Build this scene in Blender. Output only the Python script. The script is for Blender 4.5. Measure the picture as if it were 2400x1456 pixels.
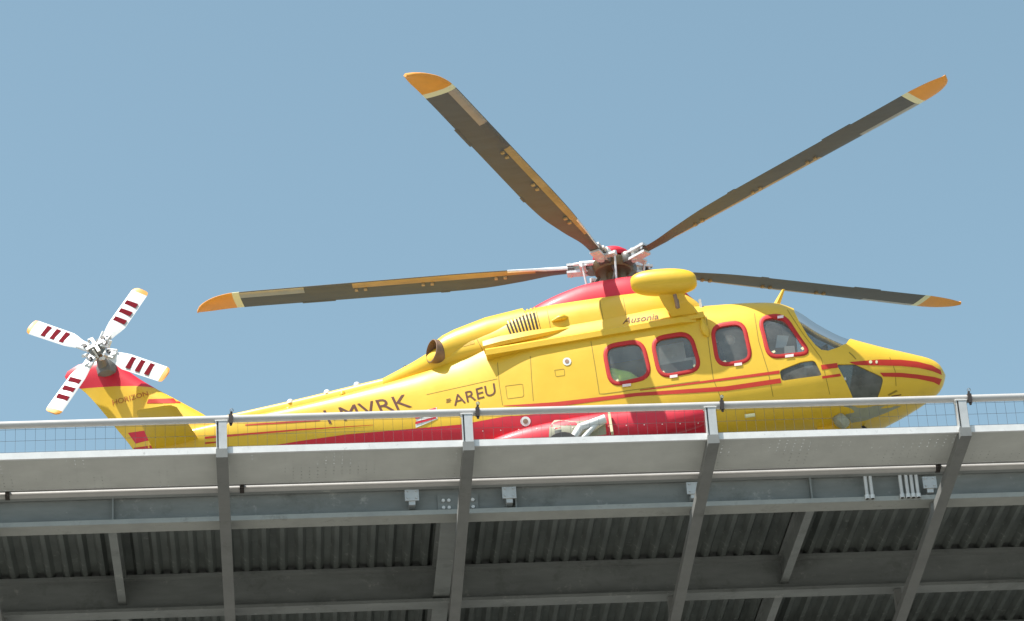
import bpy, bmesh, math, random
import numpy as np
from mathutils import Vector, Matrix
from mathutils.bvhtree import BVHTree

random.seed(7)
for o in list(bpy.data.objects):
    bpy.data.objects.remove(o)
scene = bpy.context.scene
COL = scene.collection
R_ = math.radians

# ------------------------------------------------------------------ camera
F_PX, PITCH, ROLL = 7165.4, 0.4746, 0.0667
CAM = np.array([0.0, 0.0, 1.7])
_F = np.array([0, math.cos(PITCH), math.sin(PITCH)])
_U0 = np.array([0, -math.sin(PITCH), math.cos(PITCH)])
_R0 = np.array([1.0, 0, 0])
_R = math.cos(ROLL) * _R0 - math.sin(ROLL) * _U0
_U = math.sin(ROLL) * _R0 + math.cos(ROLL) * _U0
cd = bpy.data.cameras.new('camera')
cam = bpy.data.objects.new('camera', cd)
COL.objects.link(cam)
cam.matrix_world = Matrix(((_R[0], _U[0], -_F[0], CAM[0]), (_R[1], _U[1], -_F[1], CAM[1]),
                           (_R[2], _U[2], -_F[2], CAM[2]), (0, 0, 0, 1)))
cd.sensor_fit = 'HORIZONTAL'
cd.sensor_width = 36.0
cd.lens = 36.0 * F_PX / 2400.0
cd.clip_start = 0.5
cd.clip_end = 20000
scene.camera = cam

def ray(u, v):
    d = _F + _R * (u - 1200) / F_PX - _U * (v - 728) / F_PX
    return d / np.linalg.norm(d)

# ------------------------------------------------------------------ sky and sun
SUN_DIR = Vector((-0.365, -0.268, 0.89)).normalized()      # towards the sun
w = bpy.data.worlds.new('World')
scene.world = w
w.use_nodes = True
nt = w.node_tree
nt.nodes.clear()
sky = nt.nodes.new('ShaderNodeTexSky')
sky.sky_type = 'NISHITA'
sky.sun_disc = False
sky.sun_elevation = math.asin(SUN_DIR.z)
sky.sun_rotation = math.atan2(SUN_DIR.x, SUN_DIR.y)
sky.altitude = 200
sky.air_density = 1.0
sky.dust_density = 1.6
sky.ozone_density = 1.0
hs = nt.nodes.new('ShaderNodeHueSaturation')
hs.inputs['Saturation'].default_value = 0.86
hs.inputs['Hue'].default_value = 0.468
bg = nt.nodes.new('ShaderNodeBackground')
bg.inputs['Strength'].default_value = 0.094
wo = nt.nodes.new('ShaderNodeOutputWorld')
nt.links.new(sky.outputs[0], hs.inputs['Color'])
nt.links.new(hs.outputs[0], bg.inputs[0])
nt.links.new(bg.outputs[0], wo.inputs[0])

sd = bpy.data.lights.new('sun', 'SUN')
sd.energy = 4.0
sd.angle = R_(0.53)
sd.color = (1.0, 0.955, 0.89)
sun = bpy.data.objects.new('sun', sd)
COL.objects.link(sun)
sun.rotation_euler = SUN_DIR.to_track_quat('Z', 'Y').to_euler()
sun.location = (0, 0, 60)

vs = scene.view_settings
vs.view_transform = 'Standard'
vs.look = 'None'
vs.gamma = 1.0
vs.exposure = 1.0
vs.use_curve_mapping = False

# ------------------------------------------------------------------ materials
MATS = {}

def mat(name, col, rough=0.5, metal=0.0, var=0.0, scale=6.0, bump=0.0, coat=0.0, streak=None, spec=0.5):
    m = bpy.data.materials.new(name)
    m.use_nodes = True
    n = m.node_tree
    b = n.nodes['Principled BSDF']
    b.inputs['Base Color'].default_value = (*col, 1)
    b.inputs['Roughness'].default_value = rough
    b.inputs['Metallic'].default_value = metal
    b.inputs['Coat Weight'].default_value = coat
    b.inputs['Coat Roughness'].default_value = 0.12
    b.inputs['Specular IOR Level'].default_value = spec
    if var > 0 or bump > 0:
        tc = n.nodes.new('ShaderNodeTexCoord')
        mp = n.nodes.new('ShaderNodeMapping')
        if streak:
            mp.inputs['Scale'].default_value = streak
        no = n.nodes.new('ShaderNodeTexNoise')
        no.inputs['Scale'].default_value = scale
        no.inputs['Detail'].default_value = 8
        no.inputs['Roughness'].default_value = 0.65
        n.links.new(tc.outputs['Object'], mp.inputs[0])
        n.links.new(mp.outputs[0], no.inputs['Vector'])
        if var > 0:
            rp = n.nodes.new('ShaderNodeMapRange')
            rp.inputs['From Min'].default_value = 0.3
            rp.inputs['From Max'].default_value = 0.72
            rp.inputs['To Min'].default_value = 1 - var
            rp.inputs['To Max'].default_value = 1 + var * 0.6
            mx = n.nodes.new('ShaderNodeMix')
            mx.data_type = 'RGBA'
            mx.blend_type = 'MULTIPLY'
            mx.inputs[0].default_value = 1
            mx.inputs[6].default_value = (*col, 1)
            n.links.new(no.outputs[0], rp.inputs[0])
            n.links.new(rp.outputs[0], mx.inputs[7])
            n.links.new(mx.outputs[2], b.inputs['Base Color'])
            r2 = n.nodes.new('ShaderNodeMapRange')
            r2.inputs['To Min'].default_value = rough * 0.75
            r2.inputs['To Max'].default_value = min(1, rough * 1.3)
            n.links.new(no.outputs[0], r2.inputs[0])
            n.links.new(r2.outputs[0], b.inputs['Roughness'])
        if bump > 0:
            bp = n.nodes.new('ShaderNodeBump')
            bp.inputs['Strength'].default_value = bump
            bp.inputs['Distance'].default_value = 0.01
            n.links.new(no.outputs[0], bp.inputs['Height'])
            n.links.new(bp.outputs[0], b.inputs['Normal'])
    MATS[name] = m
    return m

mat('yellow_paint', (0.76, 0.47, 0.026), 0.42, var=0.07, scale=2.2, coat=0.10, bump=0.05)
mat('red_paint', (0.62, 0.012, 0.034), 0.5, var=0.10, scale=2.5, coat=0.08)
mat('stripe_red', (0.52, 0.024, 0.006), 0.5, var=0.06, scale=4)
mat('frame_red', (0.48, 0.012, 0.010), 0.55, var=0.08, scale=8)
mat('lettering', (0.10, 0.022, 0.008), 0.5)
mat('fin_lettering', (0.42, 0.10, 0.01), 0.5)
mat('white_paint', (0.70, 0.70, 0.68), 0.4, var=0.06, scale=8)
mat('pale_pad', (0.85, 0.68, 0.66), 0.5)
mat('blade_grey', (0.105, 0.106, 0.104), 0.55, var=0.22, scale=1.6, streak=(1, 6, 6))
mat('blade_tan', (0.44, 0.30, 0.14), 0.4, var=0.25, scale=1.2, streak=(1, 4, 4))
mat('blade_steel', (0.42, 0.40, 0.36), 0.42, metal=0.6, var=0.1)
mat('tip_orange', (0.80, 0.33, 0.045), 0.45, var=0.08)
mat('tip_band', (0.78, 0.74, 0.46), 0.45)
mat('tail_red', (0.16, 0.006, 0.014), 0.85, spec=0.1)
mat('metal_bright', (0.74, 0.74, 0.73), 0.35, metal=0.3, var=0.12, scale=14)
mat('metal_dark', (0.06, 0.058, 0.055), 0.45, metal=0.4, var=0.3, scale=14)
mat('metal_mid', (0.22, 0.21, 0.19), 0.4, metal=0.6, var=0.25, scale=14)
mat('bronze', (0.20, 0.15, 0.08), 0.45, metal=0.5, var=0.3, scale=10)
mat('gearbox_grey', (0.20, 0.20, 0.195), 0.5, metal=0.0, var=0.2, scale=10)
mat('hatch_yellow', (0.60, 0.36, 0.022), 0.5, var=0.08, scale=3)
mat('paper_blue', (0.55, 0.66, 0.74), 0.7)
mat('exhaust_metal', (0.30, 0.19, 0.13), 0.5, metal=0.55, var=0.3, scale=7)
mat('soot', (0.02, 0.019, 0.018), 0.9)
mat('dark_slot', (0.025, 0.02, 0.012), 0.8)
mat('seam', (0.30, 0.19, 0.012), 0.6)
mat('belly_grey', (0.34, 0.33, 0.24), 0.55, var=0.15, scale=5)
mat('rubber', (0.03, 0.03, 0.03), 0.8)
mat('interior', (0.50, 0.50, 0.48), 0.8, var=0.2, scale=3)
mat('seat_fabric', (0.10, 0.105, 0.11), 0.9, var=0.2, scale=12)
mat('equipment_grey', (0.72, 0.73, 0.73), 0.55, var=0.1)
mat('hi_vis', (0.60, 0.85, 0.14), 0.8, var=0.12, scale=20)
mat('galvanised', (0.52, 0.53, 0.52), 0.45, metal=0.25, var=0.14, scale=5, bump=0.05)
mat('galvanised_pale', (0.72, 0.72, 0.70), 0.5, metal=0.1, var=0.10, scale=5)
mat('flange_lit', (0.36, 0.37, 0.34), 0.6, var=0.18, scale=2.0)  # beam colour made paler: light caught by the flange, put into the colour
mat('rail_steel', (0.46, 0.45, 0.43), 0.5, metal=0.1, var=0.08, scale=4)
mat('beam_paint', (0.225, 0.24, 0.23), 0.6, var=0.22, scale=2.5, bump=0.05, streak=(0.5, 1, 2))
mat('arm_paint', (0.20, 0.205, 0.195), 0.55, var=0.15, scale=3)
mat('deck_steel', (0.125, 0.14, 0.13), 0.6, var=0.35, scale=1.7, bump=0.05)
mat('deck_top', (0.16, 0.18, 0.16), 0.85, var=0.15, scale=2)
mat('clamp_black', (0.03, 0.022, 0.018), 0.6, var=0.2)
mat('pvc_white', (0.62, 0.62, 0.60), 0.5, var=0.1)
mat('paving', (0.16, 0.155, 0.14), 0.9, var=0.25, scale=0.35)
mat('wire', (0.12, 0.12, 0.12), 0.5, metal=0.4)

def speckle(name, col, amt, scale=5.0, lo=0.66, hi=0.74):
    m = MATS[name]; n = m.node_tree
    b = n.nodes['Principled BSDF']
    src = b.inputs['Base Color'].links[0].from_socket
    tc = n.nodes.new('ShaderNodeTexCoord')
    no = n.nodes.new('ShaderNodeTexNoise')
    no.inputs['Scale'].default_value = scale
    no.inputs['Detail'].default_value = 6
    no.inputs['Roughness'].default_value = 0.75
    mr = n.nodes.new('ShaderNodeMapRange')
    mr.inputs['From Min'].default_value = lo
    mr.inputs['From Max'].default_value = hi
    mr.inputs['To Max'].default_value = amt
    mx = n.nodes.new('ShaderNodeMix')
    mx.data_type = 'RGBA'
    mx.inputs[7].default_value = (*col, 1)
    n.links.new(tc.outputs['Object'], no.inputs['Vector'])
    n.links.new(no.outputs[0], mr.inputs[0])
    n.links.new(mr.outputs[0], mx.inputs[0])
    n.links.new(src, mx.inputs[6])
    n.links.new(mx.outputs[2], b.inputs['Base Color'])
speckle('beam_paint', (0.5, 0.5, 0.46), .55, 3.2, .60, .72)
speckle('beam_paint', (0.07, 0.075, 0.065), .5, 1.1, .54, .70)
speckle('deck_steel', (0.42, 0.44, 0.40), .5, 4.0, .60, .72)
speckle('flange_lit', (0.10, 0.10, 0.08), .5, 2.0, .56, .7)
speckle('arm_paint', (0.09, 0.09, 0.075), .4, 2.0, .56, .7)
speckle('galvanised_pale', (0.30, 0.30, 0.28), .5, 9.0, .60, .70)
speckle('yellow_paint', (0.50, 0.30, 0.03), .35, 1.6, .60, .75)

def glass_mat(name, tint, refl, rough=0.04, film=0.0, ior=1.45):
    m = bpy.data.materials.new(name)
    m.use_nodes = True
    n = m.node_tree
    n.nodes.clear()
    out = n.nodes.new('ShaderNodeOutputMaterial')
    tr = n.nodes.new('ShaderNodeBsdfTransparent')
    tr.inputs[0].default_value = (*tint, 1)
    gl = n.nodes.new('ShaderNodeBsdfGlossy')
    gl.inputs['Roughness'].default_value = rough
    gl.inputs[0].default_value = (1.0, 0.93, 0.86, 1)
    fr = n.nodes.new('ShaderNodeFresnel')
    fr.inputs[0].default_value = ior
    ad = n.nodes.new('ShaderNodeMath')
    ad.operation = 'ADD'
    ad.use_clamp = True
    ad.inputs[1].default_value = refl
    mx = n.nodes.new('ShaderNodeMixShader')
    n.links.new(fr.outputs[0], ad.inputs[0])
    n.links.new(ad.outputs[0], mx.inputs[0])
    n.links.new(gl.outputs[0], mx.inputs[2])
    if film > 0:
        df = n.nodes.new('ShaderNodeBsdfDiffuse')
        df.inputs[0].default_value = (0.42, 0.42, 0.39, 1)
        tcn = n.nodes.new('ShaderNodeTexCoord')
        no = n.nodes.new('ShaderNodeTexNoise')
        no.inputs['Scale'].default_value = 3.5
        no.inputs['Detail'].default_value = 5
        mr = n.nodes.new('ShaderNodeMapRange')
        mr.inputs['From Min'].default_value = 0.3
        mr.inputs['From Max'].default_value = 0.7
        mr.inputs['To Min'].default_value = film * 0.5
        mr.inputs['To Max'].default_value = film * 1.4
        n.links.new(tcn.outputs['Object'], no.inputs['Vector'])
        n.links.new(no.outputs[0], mr.inputs[0])
        m2 = n.nodes.new('ShaderNodeMixShader')
        n.links.new(mr.outputs[0], m2.inputs[0])
        n.links.new(tr.outputs[0], m2.inputs[1])
        n.links.new(df.outputs[0], m2.inputs[2])
        n.links.new(m2.outputs[0], mx.inputs[1])
    else:
        n.links.new(tr.outputs[0], mx.inputs[1])
    n.links.new(mx.outputs[0], out.inputs[0])
    MATS[name] = m
    return m

glass_mat('window_glass', (0.84, 0.86, 0.84), 0.05, film=0.18)
glass_mat('windscreen_glass', (0.50, 0.52, 0.53), 0.02, film=0.20, ior=1.22)
glass_mat('smoked_glass', (0.30, 0.31, 0.27), 0.0, film=0.24, ior=1.3)
glass_mat('lamp_glass', (0.75, 0.88, 0.95), 0.25)

def perforated():
    m = mat('perforated_panel', (0.58, 0.59, 0.55), 0.55, metal=0.05, var=0.14, scale=1.4)
    n = m.node_tree
    b = n.nodes['Principled BSDF']
    out = [x for x in n.nodes if x.type == 'OUTPUT_MATERIAL'][0]
    tc = n.nodes.new('ShaderNodeTexCoord')
    mp = n.nodes.new('ShaderNodeMapping')
    mp.inputs['Scale'].default_value = (9.0, 9.0, 0.0)
    fr = n.nodes.new('ShaderNodeVectorMath')
    fr.operation = 'FRACTION'
    sb = n.nodes.new('ShaderNodeVectorMath')
    sb.operation = 'SUBTRACT'
    sb.inputs[1].default_value = (0.5, 0.5, 0)
    ln = n.nodes.new('ShaderNodeVectorMath')
    ln.operation = 'LENGTH'
    lt = n.nodes.new('ShaderNodeMath')
    lt.operation = 'LESS_THAN'
    pn = n.nodes.new('ShaderNodeTexNoise')
    pn.inputs['Scale'].default_value = 1.1
    pn.inputs['Detail'].default_value = 3
    pn.noise_dimensions = '4D'
    oi = n.nodes.new('ShaderNodeObjectInfo')
    ml = n.nodes.new('ShaderNodeMath')
    ml.operation = 'MULTIPLY'
    ml.inputs[1].default_value = 40.0
    n.links.new(oi.outputs['Random'], ml.inputs[0])
    n.links.new(ml.outputs[0], pn.inputs['W'])
    n.links.new(tc.outputs['Object'], pn.inputs['Vector'])
    pm = n.nodes.new('ShaderNodeMapRange')
    pm.inputs['From Min'].default_value = 0.42
    pm.inputs['From Max'].default_value = 0.60
    pm.inputs['To Min'].default_value = 0.02
    pm.inputs['To Max'].default_value = 0.105
    n.links.new(pn.outputs[0], pm.inputs[0])
    n.links.new(pm.outputs[0], lt.inputs[1])
    tr = n.nodes.new('ShaderNodeBsdfTransparent')
    mx = n.nodes.new('ShaderNodeMixShader')
    n.links.new(tc.outputs['Object'], mp.inputs[0])
    n.links.new(mp.outputs[0], fr.inputs[0])
    n.links.new(fr.outputs[0], sb.inputs[0])
    n.links.new(sb.outputs[0], ln.inputs[0])
    n.links.new(ln.outputs['Value'], lt.inputs[0])
    n.links.new(lt.outputs[0], mx.inputs[0])
    n.links.new(b.outputs[0], mx.inputs[1])
    n.links.new(tr.outputs[0], mx.inputs[2])
    n.links.new(mx.outputs[0], out.inputs[0])
perforated()

# ------------------------------------------------------------------ object helpers
def link(name, me, m, parent=None, loc=None, smooth=None):
    if m:
        me.materials.append(MATS[m])
    if smooth is not None:
        me.polygons.foreach_set('use_smooth', [True] * len(me.polygons))
        me.set_sharp_from_angle(angle=R_(smooth))
    o = bpy.data.objects.new(name, me)
    COL.objects.link(o)
    if parent:
        o.parent = parent
    if loc is not None:
        o.location = loc
    return o

def mesh(name, v, f):
    me = bpy.data.meshes.new(name)
    me.from_pydata([tuple(map(float, p)) for p in v], [], f)
    me.validate()
    me.update()
    return me

def obj(name, vf, m, parent=None, loc=None, smooth=None):
    return link(name, mesh(name, *vf), m, parent, loc, smooth)

def tag(o, label=None, cat=None, group=None, kind=None):
    if label: o['label'] = label
    if cat: o['category'] = cat
    if group: o['group'] = group
    if kind: o['kind'] = kind
    return o

def empty(name, loc, rot=None):
    o = bpy.data.objects.new(name, None)
    COL.objects.link(o)
    o.location = loc
    o.empty_display_size = 0.3
    if rot is not None:
        o.rotation_euler = rot
    return o

def box(x0, x1, y0, y1, z0, z1):
    v = [(x, y, z) for z in (z0, z1) for y in (y0, y1) for x in (x0, x1)]
    f = [(0, 2, 3, 1), (4, 5, 7, 6), (0, 1, 5, 4), (2, 6, 7, 3), (0, 4, 6, 2), (1, 3, 7, 5)]
    return v, f

def join(*vfs):
    V, Fc = [], []
    for v, f in vfs:
        k = len(V)
        V += list(v)
        Fc += [tuple(i + k for i in q) for q in f]
    return V, Fc

def tube(p0, p1, r0, r1=None, n=12, caps=True):
    r1 = r0 if r1 is None else r1
    p0, p1 = Vector(p0), Vector(p1)
    d = (p1 - p0).normalized()
    a = d.orthogonal().normalized()
    b = d.cross(a)
    v = []
    for p, r in ((p0, r0), (p1, r1)):
        for k in range(n):
            t = 2 * math.pi * k / n
            v.append(p + a * (r * math.cos(t)) + b * (r * math.sin(t)))
    f = [(k, (k + 1) % n, n + (k + 1) % n, n + k) for k in range(n)]
    if caps:
        f += [tuple(range(n - 1, -1, -1)), tuple(range(n, 2 * n))]
    return v, f

def path_tube(pts, rs, n=10, end_cap=True):
    pts = [Vector(p) for p in pts]
    if not hasattr(rs, '__len__'):
        rs = [rs] * len(pts)
    v, f = [], []
    ref = None
    for i, p in enumerate(pts):
        d = (pts[min(i + 1, len(pts) - 1)] - pts[max(i - 1, 0)]).normalized()
        if ref is None:
            ref = d.orthogonal()
        a = (ref - d * ref.dot(d)).normalized()
        ref = a
        b = d.cross(a)
        for k in range(n):
            t = 2 * math.pi * k / n
            v.append(p + a * (rs[i] * math.cos(t)) + b * (rs[i] * math.sin(t)))
    for i in range(len(pts) - 1):
        for k in range(n):
            f.append((i * n + k, i * n + (k + 1) % n, (i + 1) * n + (k + 1) % n, (i + 1) * n + k))
    f += [tuple(range(n - 1, -1, -1))] + ([tuple(range((len(pts) - 1) * n, len(pts) * n))] if end_cap else [])
    return v, f

def lathe(profile, n=20, axis='z'):
    """profile: list of (r, h)"""
    v, f = [], []
    for r, h in profile:
        for k in range(n):
            t = 2 * math.pi * k / n
            p = (r * math.cos(t), r * math.sin(t), h)
            v.append(p)
    for i in range(len(profile) - 1):
        for k in range(n):
            f.append((i * n + k, i * n + (k + 1) % n, (i + 1) * n + (k + 1) % n, (i + 1) * n + k))
    f += [tuple(range(n - 1, -1, -1)), tuple(range((len(profile) - 1) * n, len(profile) * n))]
    return v, f

def xf(vf, M):
    return [M @ Vector(p) for p in vf[0]], vf[1]

def frame(o, x, y, z):
    return Matrix(((x[0], y[0], z[0], o[0]), (x[1], y[1], z[1], o[1]), (x[2], y[2], z[2], o[2]), (0, 0, 0, 1)))

def pchip(xs, ys, x):
    xs, ys = np.array(xs, float), np.array(ys, float)
    h = np.diff(xs); d = np.diff(ys) / h
    m = np.zeros(len(xs))
    m[0], m[-1] = d[0], d[-1]
    for i in range(1, len(xs) - 1):
        if d[i - 1] * d[i] > 0:
            w1, w2 = 2 * h[i] + h[i - 1], h[i] + 2 * h[i - 1]
            m[i] = (w1 + w2) / (w1 / d[i - 1] + w2 / d[i])
    i = int(np.clip(np.searchsorted(xs, x) - 1, 0, len(xs) - 2))
    t = (x - xs[i]) / h[i]
    return ((2 * t**3 - 3 * t**2 + 1) * ys[i] + (t**3 - 2 * t**2 + t) * h[i] * m[i]
            + (-2 * t**3 + 3 * t**2) * ys[i + 1] + (t**3 - t**2) * h[i] * m[i + 1])

def loft(stations, xs, M=64, inset=0.0, yc=0.0):
    """stations rows: x, zt, zb, w, zw, nt, nb (x ascending). cross-sections in the YZ plane"""
    S = sorted(stations)
    cols = list(zip(*S))
    v, f = [], []
    for x in xs:
        zt, zb, wd, zw, a, b = [pchip(cols[0], cols[j], x) for j in range(1, 7)]
        zt -= inset; zb += inset; wd = max(0.004, wd - inset)
        zt = max(zt, zw + 0.004); zb = min(zb, zw - 0.004)
        for k in range(M):
            t = 2 * math.pi * k / M
            c, s = math.cos(t), math.sin(t)
            n = a if s >= 0 else b
            y = wd * math.copysign(abs(c) ** (2 / n), c)
            z = zw + ((zt - zw) if s >= 0 else (zw - zb)) * math.copysign(abs(s) ** (2 / n), s)
            v.append((x, yc + y, z))
    N = len(xs)
    for i in range(N - 1):
        for k in range(M):
            f.append((i * M + k, (i + 1) * M + k, (i + 1) * M + (k + 1) % M, i * M + (k + 1) % M))
    f += [tuple(range(M)), tuple((N - 1) * M + k for k in range(M - 1, -1, -1))]
    return v, f

# ------------------------------------------------------------------ ground
g = obj('ground', ([(-3000, -3000, 0), (3000, -3000, 0), (3000, 3000, 0), (-3000, 3000, 0)], [(0, 1, 2, 3)]), 'paving')
tag(g, 'pale paved ground far below the helipad', kind='structure')

# ================================================================== HELIPAD
DEL = 0.0907
LIPZ = 19.05
d0 = ray(1200, 1040)
LIP = CAM + d0 * ((LIPZ - CAM[2]) / d0[2])
_A = np.array([math.cos(DEL), math.sin(DEL), 0])
_B = np.array([-math.sin(DEL), math.cos(DEL), 0])

def pad_at(u, v, c=None, b=None):
    """pixel -> (a, b, c) in pad frame on plane height c or depth b"""
    d = ray(u, v)
    if c is not None:
        t = (LIPZ + c - CAM[2]) / d[2]
    else:
        t = ((LIP - CAM) @ _B + b) / (d @ _B)
    p = CAM + d * t - LIP
    return p @ _A, p @ _B, p[2]

Z = LIPZ
HALF = 14.5
DEPTH = 27.0
pad = empty('helipad', (LIP[0], LIP[1], 0), (0, 0, DEL))
tag(pad, 'elevated grey steel helipad with beams and ribbed deck underside', 'helipad')

# depths taken from the picture
b_in = pad_at(1200, 1114, c=0.02)[1]            # inner edge of the perimeter shelf
b_f1 = pad_at(1200, 1200, c=-0.05)[1]           # edge beam, flange front
b_f2 = pad_at(1200, 1404, c=-0.14)[1]           # second beam
spacing_b = b_f2 - b_f1
DECK_B0 = b_f1 - 0.42
DECK_C0 = 0.55
DECK_C1 = 0.76
obj('deck', box(-HALF, HALF, DECK_B0, DEPTH, Z + DECK_C0, Z + DECK_C1), 'deck_top', pad)
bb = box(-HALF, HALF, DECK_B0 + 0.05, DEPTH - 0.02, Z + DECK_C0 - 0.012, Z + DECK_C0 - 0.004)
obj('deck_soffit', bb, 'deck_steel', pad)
obj('deck_edge_trim', box(-HALF, HALF, DECK_B0 - .012, DECK_B0 - .002, Z + DECK_C0 + .002, Z + DECK_C1 - .003), 'galvanised_pale', pad)
# trapezoid ribs running across the deck underside, each one a part
rl0, rl1 = DECK_B0 + 0.06, DEPTH - 0.05
rz1, rz0 = DECK_C0 - 0.012, DECK_C0 - 0.10
rv = [(s * ww, y, z) for y in (rl0, rl1) for s, ww, z in ((-1, .085, rz1), (-1, .032, rz0), (1, .032, rz0), (1, .085, rz1))]
rf = [(0, 1, 5, 4), (1, 2, 6, 5), (2, 3, 7, 6), (3, 0, 4, 7), (3, 2, 1, 0), (4, 5, 6, 7)]
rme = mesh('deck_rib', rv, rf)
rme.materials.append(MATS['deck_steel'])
npitch = 0.268
k = 0
x = -HALF + 0.12
while x < HALF - 0.1:
    o = bpy.data.objects.new('deck_rib', rme)
    COL.objects.link(o)
    o.parent = pad
    o.location = (x, 0, Z)
    x += npitch
    k += 1

def ibeam_x(a0, a1, b, c0, h, wf, tf, tw):
    m = b + wf / 2
    return join(box(a0, a1, b, b + wf, c0, c0 + tf),
                box(a0, a1, m - tw / 2, m + tw / 2, c0 + tf, c0 + h - tf),
                box(a0, a1, b, b + wf, c0 + h - tf, c0 + h))

def ibeam_y(b0, b1, a, c0, h, wf, tf, tw):
    return join(box(a - wf / 2, a + wf / 2, b0, b1, c0, c0 + tf),
                box(a - tw / 2, a + tw / 2, b0, b1, c0 + tf, c0 + h - tf),
                box(a - wf / 2, a + wf / 2, b0, b1, c0 + h - tf, c0 + h))

beams = []
BW = 0.30
top_c = DECK_C0 - 0.105
for i in range(8):
    b = b_f1 + i * spacing_b
    if b > DEPTH - 0.5:
        break
    c0 = -0.05 if i == 0 else -0.14
    bo = obj('main_beam', ibeam_x(-HALF + .05, HALF - .05, b, Z + c0, top_c - c0, BW, 0.06 if i == 0 else .05, 0.03), 'beam_paint', pad)
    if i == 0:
        obj('bottom_flange', box(-HALF + .05, HALF - .05, b - .006, b + BW + .004, Z + c0 - .004, Z + c0 + .066), 'flange_lit', bo)  # lighter than the web to paint in the light on its front
    beams.append((b, c0, bo))
# web stiffener plates on the edge beam
for u in (265, 1210, 1905):
    a = pad_at(u, 1200, b=b_f1 + .1)[0]
    obj('stiffener', box(a - .012, a + .012, b_f1 + .02, b_f1 + BW / 2 - .017, Z - .05 + .062, Z + top_c - .07), 'beam_paint', beams[0][2])
# joists between the beams
for u, wj in ((-560, .12), (262, .12), (1050, .24), (1885, .12), (2700, .12)):
    a = pad_at(u, 1240, c=0.0)[0]
    for j in range(len(beams) - 1):
        b0, b1 = beams[j][0] + BW / 2 + .02, beams[j + 1][0] + BW / 2 - .02
        obj('joist', ibeam_y(b0, b1, a, Z + (.015 if wj < .2 else -.045), top_c - .002 - (.015 if wj < .2 else -.045), wj, .03, .02), 'beam_paint', pad)

# perimeter shelf: arms, perforated panels, edge lip and inner tube
pa = [pad_at(u, 1018 + (2255 - u) * .0235, c=0.0)[0] for u in (520, 1097, 1668, 2255)]
sp = (pa[3] - pa[0]) / 3
posts = [pa[0] + sp * i for i in range(-2, 7)]
posts[2:6] = pa
posts = [a for a in posts if abs(a) < HALF - .2]
SL = 0.095
def arm(a):
    b0, b1 = -0.10, 9.5
    hw = 0.078
    v = []
    for b in (b0, b1):
        lo = -0.135 - SL * b
        hi = lo + .13
        for s, c in ((-1, lo), (1, lo), (1, hi), (-1, hi)):
            v.append((a + s * hw, b, Z + c))
    f = [(0, 1, 5, 4), (1, 2, 6, 5), (2, 3, 7, 6), (3, 0, 4, 7), (3, 2, 1, 0), (4, 5, 6, 7)]
    return v, f
for a in posts:
    ao = obj('support_arm', arm(a), 'arm_paint', pad)
    for bq, cq, _ in beams[:3]:
        top = cq - .003
        bc = bq + BW / 2
        obj('packing_block', box(a - .05, a + .05, bc - .07, bc + .07, Z - .135 - SL * bc + .12, Z + top - .004), 'arm_paint', ao)
edges = [-HALF] + posts + [HALF]
for i in range(len(edges) - 1):
    a0, a1 = edges[i] + .014, edges[i + 1] - .014
    p = obj('shelf_panel', box(0, a1 - a0, 0, b_in - .02, 0, .006), 'perforated_panel', pad, loc=(a0, .015, Z + .012))
    obj('shelf_lip', join(box(a0, a1, -.03, .012, Z - .035, Z + .060)), 'galvanised_pale', pad)
    # folded stiffening edge just behind the lip
    obj('shelf_edge_angle', box(a0 + .06, a1 - .06, .02, .11, Z + .002, Z + .009), 'galvanised', pad)
tb = pad_at(1200, 1127, c=-.015)[1]
obj('edge_tube', tube((-HALF, tb, Z - .015), (HALF, tb, Z - .015), .048, n=18), 'rail_steel', pad, smooth=40)
obj('edge_angle', join(box(-HALF, HALF, tb + .05, tb + .17, Z - .03, Z - .018)), 'beam_paint', pad)
obj('shelf_inner_trim', box(-HALF, HALF, b_in + .0, b_in + .05, Z + .004, Z + .022), 'arm_paint', pad)
for u, v in ((18, 1157), (567, 1139), (2197, 1098)):
    a = pad_at(u, v, b=tb)[0]
    obj('tube_clamp', join(tube((a - .03, tb, Z - .015), (a + .03, tb, Z - .015), .066, n=12), box(a - .02, a + .03, tb - .10, tb - .05, Z - .06, Z + .06), tube((a - .03, tb - .09, Z + .05), (a - .06, tb - .10, Z + .15), .022, n=8)), 'clamp_black', pad, smooth=40)

# hangers under the edge tube (bracket plates with stubs)
for u in (965, 1193, 1625, 2178):
    a, b_, c_ = pad_at(u, 1160 - (u - 965) * .024, b=b_f1 - .02)
    obj('bracket_plate', join(box(a - .10, a + .10, b_f1 - .05, b_f1 - .025, Z + c_ - .10, Z + c_ + .08),
                              box(a - .045, a + .045, b_f1 - .03, b_f1 + .12, Z + c_ - .16, Z + c_ - .08),
                              *[tube((a + sx * .06, b_f1 - .07, Z + c_ + sz), (a + sx * .06, b_f1 - .04, Z + c_ + sz), .016, n=6) for sx in (-1, 1) for sz in (-.06, .05)]), 'galvanised', pad)
# bolts on the splice plate beside the middle arm
a, _, c_ = pad_at(1062, 1180, b=b_f1 + .1)
sp_ = obj('splice_plate', box(a - .22, a + .36, b_f1 + .10, b_f1 + .125, Z + c_ - .14, Z + c_ + .14), 'beam_paint', pad)
for i in range(2):
    for j in range(2):
        for off in (-.1, .24):
            obj('bolt', tube((a + off + i * .08 - .04, b_f1 + .07, Z + c_ + j * .11 - .07), (a + off + i * .08 - .04, b_f1 + .1, Z + c_ + j * .11 - .07), .026, n=6), 'galvanised_pale', sp_)
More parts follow.
